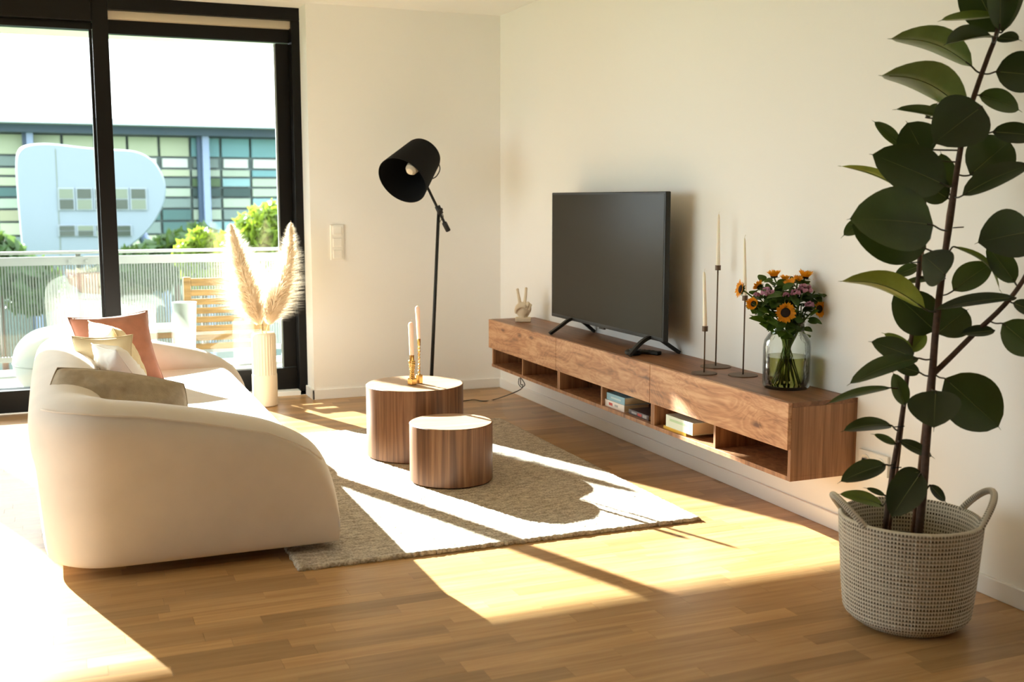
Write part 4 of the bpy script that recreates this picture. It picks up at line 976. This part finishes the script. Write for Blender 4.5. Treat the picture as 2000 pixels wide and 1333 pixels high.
LV = [ # bx,by,tx,ty,hw,roll,dt,bend,mat,db
 (1898, 130, 1740, 76, 38, 128, 0.02, 0.22, 1, 0.02, .30, 1), (1884, 217, 1722, 148, 46, 130, -0.03, 0.24, 1, 0.0, .30, 1), (1948, 32, 1838, 40, 14, 60, -0.02, -0.03, 2, -0.03, .7, 1),
 (1948, 62, 1888, -58, 42, 10, 0.0, 0.05, 0, 0.02), (1952, 58, 1952, -92, 30, 30, -0.06, 0.05, 1, -0.03), (1958, 62, 1992, -60, 26, 25, 0.0, 0.05, 0, 0.02),
 (1938, 72, 1848, 86, 24, 58, -0.06, 0.06, 0, -0.02, .6), (1948, 74, 1990, 78, 16, 50, -0.05, 0.0, 0, -0.03), (1945, 140, 2040, 150, 38, 20, -0.02, 0.05, 0, -0.02),
 (1912, 186, 1990, 215, 22, 30, 0.0, 0.10, 1, 0.05), (1918, 208, 1824, 280, 50, 8, -0.02, 0.05, 0, -0.06), (1938, 258, 2030, 266, 20, 20, -0.02, 0.05, 0, 0.0),
 (1895, 342, 1972, 276, 44, 8, 0.02, 0.05, 0, 0.02), (1880, 382, 2012, 322, 26, 40, -0.05, 0.10, 0, -0.03), (1758, 286, 1708, 238, 14, 35, 0.02, 0.05, 1, 0.06),
 (1806, 306, 1772, 240, 38, 10, 0.0, 0.05, 0, 0.04), (1862, 236, 1750, 214, 16, 58, 0.02, 0.05, 1, 0.0, .5), (1810, 230, 1830, 202, 9, 20, 0.0, 0, 1, 0.08),
 (1846, 362, 1704, 302, 44, 12, -0.03, 0.08, 0, -0.03), (1786, 386, 1643, 325, 16, 118, 0.02, 0.12, 2, 0.04, .4, 1), (1850, 372, 1838, 300, 20, 20, 0, 0, 1, 0.06),
 (1852, 388, 1792, 352, 26, 10, 0, 0, 0, 0.05), (1822, 440, 1660, 428, 58, 18, -0.06, 0.10, 1, -0.04), (1808, 486, 1664, 440, 48, 8, 0.0, 0.08, 0, 0.0),
 (1692, 430, 1648, 460, 15, 20, 0.0, 0, 1, 0.08), (1846, 538, 1802, 498, 34, 12, -0.10, 0.05, 0, -0.06), (1806, 604, 1644, 550, 32, 125, 0.0, 0.22, 2, -0.02, .35, 1),
 (1795, 520, 1748, 538, 12, 20, 0.02, 0, 1, 0.1), (1826, 543, 1766, 552, 8, 40, 0.0, 0, 1, 0.08), (1826, 646, 1746, 574, 40, 8, 0.02, 0.05, 0, 0.05),
 (1830, 652, 1888, 606, 36, 10, 0.02, 0, 0, 0.04), (1984, 582, 1828, 605, 17, 50, -0.02, 0.06, 0, -0.04, .3), (1862, 568, 1935, 516, 26, 20, 0.0, 0.1, 1, 0.03),
 (1862, 482, 1952, 566, 10, 62, 0.02, 0.28, 2, 0.03, .3), (2018, 452, 1910, 474, 46, 15, -0.02, 0.08, 0, -0.02), (1982, 552, 1928, 480, 22, 15, 0.0, 0.05, 1, 0.02),
 (1943, 646, 1878, 652, 14, 40, 0.0, 0, 0, 0.0), (1958, 632, 2028, 690, 32, 10, 0.0, 0.05, 1, -0.02), (1978, 592, 2030, 612, 14, 20, 0.0, 0, 0, -0.02),
 (1784, 690, 1727, 652, 13, 30, 0.0, 0, 2, 0.06), (1776, 688, 1808, 652, 16, 20, 0.0, 0, 2, 0.07), (1784, 698, 1702, 668, 22, 15, -0.02, 0.05, 0, 0.02),
 (1794, 700, 1660, 750, 22, 42, -0.05, 0.10, 1, -0.02), (1796, 728, 1742, 712, 14, 20, 0.0, 0, 0, 0.03), (1768, 792, 1745, 730, 16, 20, 0.0, 0, 1, 0.04),
 (1740, 758, 1618, 788, 12, 50, -0.02, 0.08, 1, 0.02), (1742, 832, 1648, 842, 18, 45, -0.03, 0.12, 0, 0.02), (1750, 868, 1707, 849, 8, 30, 0, 0, 1, 0.05),
 (1756, 862, 1820, 892, 12, 30, 0.02, 0.05, 0, 0.03), (1828, 764, 1824, 836, 44, 8, -0.06, 0.06, 0, -0.06), (1846, 740, 1950, 834, 50, 8, 0.0, 0.06, 0, 0.0),
 (1730, 908, 1642, 941, 20, 25, -0.02, 0.10, 0, 0.02), (1798, 922, 1746, 936, 14, 25, 0.0, 0.05, 0, 0.03), (1798, 926, 1742, 1010, 32, 15, -0.03, 0.08, 0, -0.03),
 (1816, 948, 1846, 980, 10, 25, 0, 0, 0, 0.02), (1724, 988, 1640, 966, 14, 35, -0.02, 0.12, 2, 0.02), (1728, 968, 1692, 954, 6, 30, 0, 0, 1, 0.06)]
for l in LV: rleaf(*l)

# ================================================================== BALCONY FURNITURE
TEAK = wood('teak', srgb(112, 80, 40), srgb(146, 108, 58), srgb(170, 130, 76), stretch=(3, 30, 30), rough=0.6, bump=0.03)
CHY = 1.25
cl = ony(358, 545, CHY); crr = ony(524, 545, CHY)
ch = thing('lounge_chair', ((cl.x+crr.x)/2, CHY+0.3, -0.02), 'slatted teak lounge chair on the balcony, its back to the window', 'chair')
for x in (cl.x, crr.x-0.05): box('post', x, x+0.05, CHY, CHY+0.045, -0.02, cl.z+0.01, TEAK, ch, 0.004)
box('top_rail', cl.x+0.05, crr.x-0.05, CHY, CHY+0.035, cl.z-0.055, cl.z, TEAK, ch, 0.004)
for k in range(7):
    z = cl.z-0.105-0.066*k; box('back_slat', cl.x+0.05, crr.x-0.05, CHY+0.006, CHY+0.024, z-0.022, z+0.022, TEAK, ch, 0.003)
for k in range(6): box('seat_slat', cl.x+0.03, crr.x-0.03, CHY+0.06+0.095*k, CHY+0.13+0.095*k, 0.27, 0.292, TEAK, ch, 0.003)
for x in (cl.x, crr.x-0.05):
    box('front_leg', x, x+0.05, CHY+0.58, CHY+0.63, -0.02, 0.46, TEAK, ch, 0.004); box('armrest', x-0.02, x+0.06, CHY+0.03, CHY+0.66, 0.46, 0.485, TEAK, ch, 0.006)
    box('side_rail', x, x+0.045, CHY+0.045, CHY+0.58, 0.22, 0.27, TEAK, ch, 0.003)
OUTW = plain('outdoor_white', srgb(196, 202, 194), 0.8)
c0 = ony(345, 690, 1.0)
pl = thing('planter', (c0.x+0.07, 1.05, -0.02), 'tall white tapered planter beside the teak lounge chair', 'planter')
zt_ = ony(350, 592, 1.0).z
lathe('pot', [(0.0, -0.02), (0.055, -0.02), (0.082, zt_-0.01), (0.085, zt_), (0.078, zt_), (0.074, zt_-0.05), (0, zt_-0.05)], OUTW, pl, 36, (c0.x+0.07, 1.05, 0)); lathe('soil', [(0.073, zt_-0.05), (0, zt_-0.045)], SOIL, pl, 24, (c0.x+0.07, 1.05, 0.001))
q = ony(310, 637, 1.5)
tb = thing('balcony_table', (q.x, 1.5, -0.02), 'low teak balcony table with a white top, behind the sofa', 'table')
box('table_top', q.x-0.16, q.x+0.16, 1.3, 1.7, q.z-0.03, q.z, OUTW, tb, 0.006); box('apron', q.x-0.145, q.x+0.145, 1.32, 1.68, q.z-0.075, q.z-0.03, TEAK, tb, 0.003)
for sx in (-1, 1):
    for sy in (-1, 1): box('leg', q.x+sx*0.13-0.02, q.x+sx*0.13+0.02, 1.5+sy*0.165-0.02, 1.5+sy*0.165+0.02, -0.02, q.z-0.03, TEAK, tb, 0.003)
pc = (-2.72, 0.98)
pf = thing('outdoor_pouf', (pc[0], pc[1], -0.02), 'white rounded pouf on the balcony beyond the sofa back', 'pouf')
lathe('cushion', [(v.x, v.y) for v in spline([(0.0, -0.02, 0), (0.20, -0.018, 0), (0.30, 0.02, 0), (0.37, 0.10, 0), (0.395, 0.20, 0), (0.37, 0.31, 0), (0.30, 0.39, 0), (0.2, 0.43, 0), (0.0, 0.445, 0)], 5)], OUTW, pf, 56, (pc[0], pc[1], 0))
pf.children[0].data.materials[0] = plain('pouf_white', srgb(236, 238, 232), 0.8)
lathe('seam', [(0.392, 0.194), (0.399, 0.197), (0.399, 0.203), (0.392, 0.206)], plain('pouf_seam', srgb(200, 205, 198), 0.8), pf, 56, (pc[0], pc[1], 0))

# ================================================================== OUTSIDE: BUILDINGS, TREES
o = box('street_ground', -150, 120, -80, 160, -14.5, -14, plain('ground_green', srgb(96, 118, 70), 0.95, noise_amt=0.3, nscale=0.5)); st(o, 'ground far below the balcony', 'ground')
GY = 46.0
gbm = thing('glass_building', (2.0, GY, -14), 'long glass office building with a flat overhanging roof across the street', 'building')
pal = {k: plain('facade_'+k, srgb(*[int(v*0.70) for v in c]), 0.5, spec=0.3) for k, c in dict(cream=(212, 220, 192), pale=(196, 212, 196), cyan=(128, 184, 196), sky=(160, 204, 214), white=(248, 250, 250), teal=(84, 124, 126), green=(92, 122, 84), grey=(140, 160, 160), dark=(58, 86, 88), sand=(190, 190, 160)).items()}
xl, xr = ony(-700, 300, GY).x, ony(1300, 300, GY).x
zt1 = ony(300, 240, GY).z; zt2 = ony(300, 251, GY).z; zt3 = ony(300, 266, GY).z
box('roof', xl, xr, GY-2.2, GY+14, zt2, zt1, plain('roof_white', srgb(150, 156, 168), 0.7), gbm); box('fascia', xl, xr, GY-1.2, GY+12, zt3, zt2, plain('fascia_blue', srgb(40, 58, 76), 0.6), gbm)
box('core', xl+0.2, xr-0.2, GY+0.35, GY+12, -14, zt3, pal['grey'], gbm)
rowsy = [266, 307, 329, 346, 366, 386, 408, 432, 458, 490, 530, 580]
colw = (ony(400, 300, GY).x-ony(340, 300, GY).x)
rk = random.Random(5)
c_i = 0; x = xl+0.2
while x < xr-0.3:
    cxp = toPx((x+colw/2, GY, 2.0))[0]
    for rI in range(len(rowsy)-1):
        za = ony(300, rowsy[rI], GY).z; zb_ = ony(300, rowsy[rI+1], GY).z
        left = cxp < 395
        if rI == 0: k = 'cream' if left else 'cyan'
        elif rI == 1: k = 'white' if rk.random() < 0.8 else 'grey'
        elif rI == 2: k = 'cream' if left else ('pale' if cxp < 480 else 'cyan')
        elif left: k = rk.choice(['cream', 'cream', 'pale', 'sand', 'grey', 'teal'] if cxp < 330 else ['pale', 'grey', 'teal', 'teal', 'green'])
        else: k = rk.choice(['grey', 'pale', 'teal', 'dark', 'green', 'sky', 'sand'])
        dx = 0.12 if rI != 1 else 0.25
        box('pane', x+dx/2, x+colw-dx/2, GY, GY+0.3, zb_+0.05, za-0.05, pal[k], gbm)
    x += colw
for cpx in (403, 60, 760, -300, 1120):
    q0 = ony(cpx-7, 300, GY-0.8); q1 = ony(cpx+6, 300, GY-0.8); box('column', q0.x, q1.x, GY-0.8, GY-0.2, -14, zt3, plain('column_lavender', srgb(112, 126, 158), 0.5) if 'column_lavender' not in MATS else MATS['column_lavender'], gbm)
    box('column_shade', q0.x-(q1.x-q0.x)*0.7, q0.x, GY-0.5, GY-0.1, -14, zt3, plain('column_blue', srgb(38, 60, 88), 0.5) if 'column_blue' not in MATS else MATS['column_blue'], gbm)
OY = 30.0
ol = [(29, 330), (31, 300), (45, 284), (75, 279), (110, 280), (160, 286), (210, 290), (265, 294), (298, 310), (317, 335), (326, 365), (322, 398), (305, 432), (285, 457), (258, 480), (225, 500), (190, 520), (140, 545), (70, 545), (48, 520), (42, 490), (37, 440), (32, 380)]
fp = [ony(a, b, OY) for a, b in ol]; fp = spline(fp+[fp[0]], 4)[:-1]; nf = len(fp)
pod = thing('white_pod_building', (fp[0].x, OY, -14), 'rounded white pod-shaped building with two strip windows', 'building')
cen = sum(fp, Vector())/nf
rings = [(OY+0.5, 0.965), (OY+0.12, 0.99), (OY, 0.975), ]
V, F = [], []
prs = [(0.0, 0.93), (0.0, 0.97), (0.25, 0.995), (0.7, 1.0), (7.0, 1.0), (7.5, 0.97)]
for dy, s in prs:
    for q in fp: V.append(Vector((cen.x+(q.x-cen.x)*s, OY+dy, cen.z+(q.z-cen.z)*s)))
for r_ in range(len(prs)-1):
    for i in range(nf): j = (i+1) % nf; F.append([r_*nf+i, r_*nf+j, (r_+1)*nf+j, (r_+1)*nf+i])
F.append(list(range(nf))); F.append([(len(prs)-1)*nf+i for i in range(nf)][::-1])
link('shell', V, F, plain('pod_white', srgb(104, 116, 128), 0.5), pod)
PODD = plain('pod_window', srgb(36, 48, 40), 0.25); PODL = plain('pod_window_light', srgb(84, 94, 80), 0.3); PODF = plain('pod_frame', srgb(118, 128, 138), 0.5)
def strip(px0, px1, py0, py1, n, mats_):
    for k in range(n):
        a = ony(px0+(px1-px0)*k/n, py0, OY-0.03); b_ = ony(px0+(px1-px0)*(k+1)/n, py1, OY-0.03)
        w = box('window', a.x, b_.x, OY-0.06, OY+0.02, b_.z, a.z, PODF, pod, 0.01)
        for s in (0, 1):
            zz0 = b_.z+(a.z-b_.z)*(0.05 if s == 0 else 0.52); zz1 = b_.z+(a.z-b_.z)*(0.48 if s == 0 else 0.95)
            box('pane', a.x+0.04, b_.x-0.04, OY-0.075, OY-0.05, zz0, zz1, mats_[(k+s) % len(mats_)], w)
strip(112, 288, 367, 411, 5, [PODD, PODL, PODD]); strip(113, 258, 440, 462, 4, [PODD, PODD, PODL])
for (a, b_) in (((108, 285), (108, 545)), ((215, 290), (215, 540))): 
    q0 = ony(a[0], a[1]+6, OY); q1 = ony(b_[0], 520, OY); box('panel_joint', q0.x-0.012, q0.x+0.012, OY-0.012, OY, q1.z, q0.z, PODL, pod)
q0 = ony(275, 455, OY+3); tube('strut', [q0, ony(310, 520, OY+3), ony(420, 1000, OY+3)], 0.18, MATS['column_lavender'], pod, 10)

TLEAF = [translucent('tree_leaf_light', srgb(112, 132, 50), srgb(140, 158, 44), 0.45, 0.35, 1.5), translucent('tree_leaf_dark', srgb(58, 82, 46), srgb(80, 100, 38), 0.35, 0.35, 1.0)]
def tree(name, blobs, y, n, size, mat, label, seed, trunk):
    r3 = random.Random(seed); t = thing(name, (trunk.x, trunk.y, -14), label, 'tree', 'trees beyond the balcony')
    V, F = [], []
    for (px, py, rp) in blobs:
        c = ony(px, py, y); R = rp/FPX*(y-CY)*1.0
        for k in range(n):
            d = Vector((r3.gauss(0, 1), r3.gauss(0, 1), r3.gauss(0, 1))).normalized()*R*(0.55+0.45*r3.random()**0.5)
            p = c+d; a = Vector((r3.gauss(0, 1), r3.gauss(0, 1), r3.gauss(0, 1))).normalized(); b_ = a.orthogonal().normalized(); s = size*(0.6+0.8*r3.random()); q = len(V)
            V += [p-a*s, p+b_*s*0.5, p+a*s, p-b_*s*0.5]; F.append([q, q+1, q+2, q+3])
    link('crown', V, F, mat, t, kind='stuff'); tube('trunk', [trunk, trunk.lerp(ony(blobs[0][0], blobs[0][1], y), 0.6), ony(blobs[0][0], blobs[0][1], y)], [0.18, 0.12, 0.05], BARK, t, 8)
tree('leafy_tree', [(508, 455, 50), (545, 440, 48), (470, 490, 45), (530, 520, 60), (590, 480, 60)], 16, 420, 0.13, TLEAF[0], 'bright yellow-green tree behind the railing at the right', 31, Vector((ony(530, 500, 16).x, 16, -14)))
tree('leafy_tree', [(395, 480, 30), (370, 500, 30), (425, 500, 32), (400, 530, 40)], 17, 300, 0.12, TLEAF[0], 'smaller yellow-green tree behind the railing at the left of the plumes', 32, Vector((ony(395, 500, 17).x, 17, -14)))
tree('dark_tree', [(345, 500, 45), (300, 520, 45), (390, 470, 25), (250, 540, 45)], 26, 420, 0.25, TLEAF[1], 'dark green tree below the white pod building', 33, Vector((ony(330, 520, 26).x, 26, -14)))
tree('dark_tree', [(0, 520, 50), (-60, 500, 60), (60, 560, 50)], 26, 380, 0.25, TLEAF[1], 'dark green tree at the far left beyond the railing', 34, Vector((ony(0, 540, 26).x, 26, -14)))
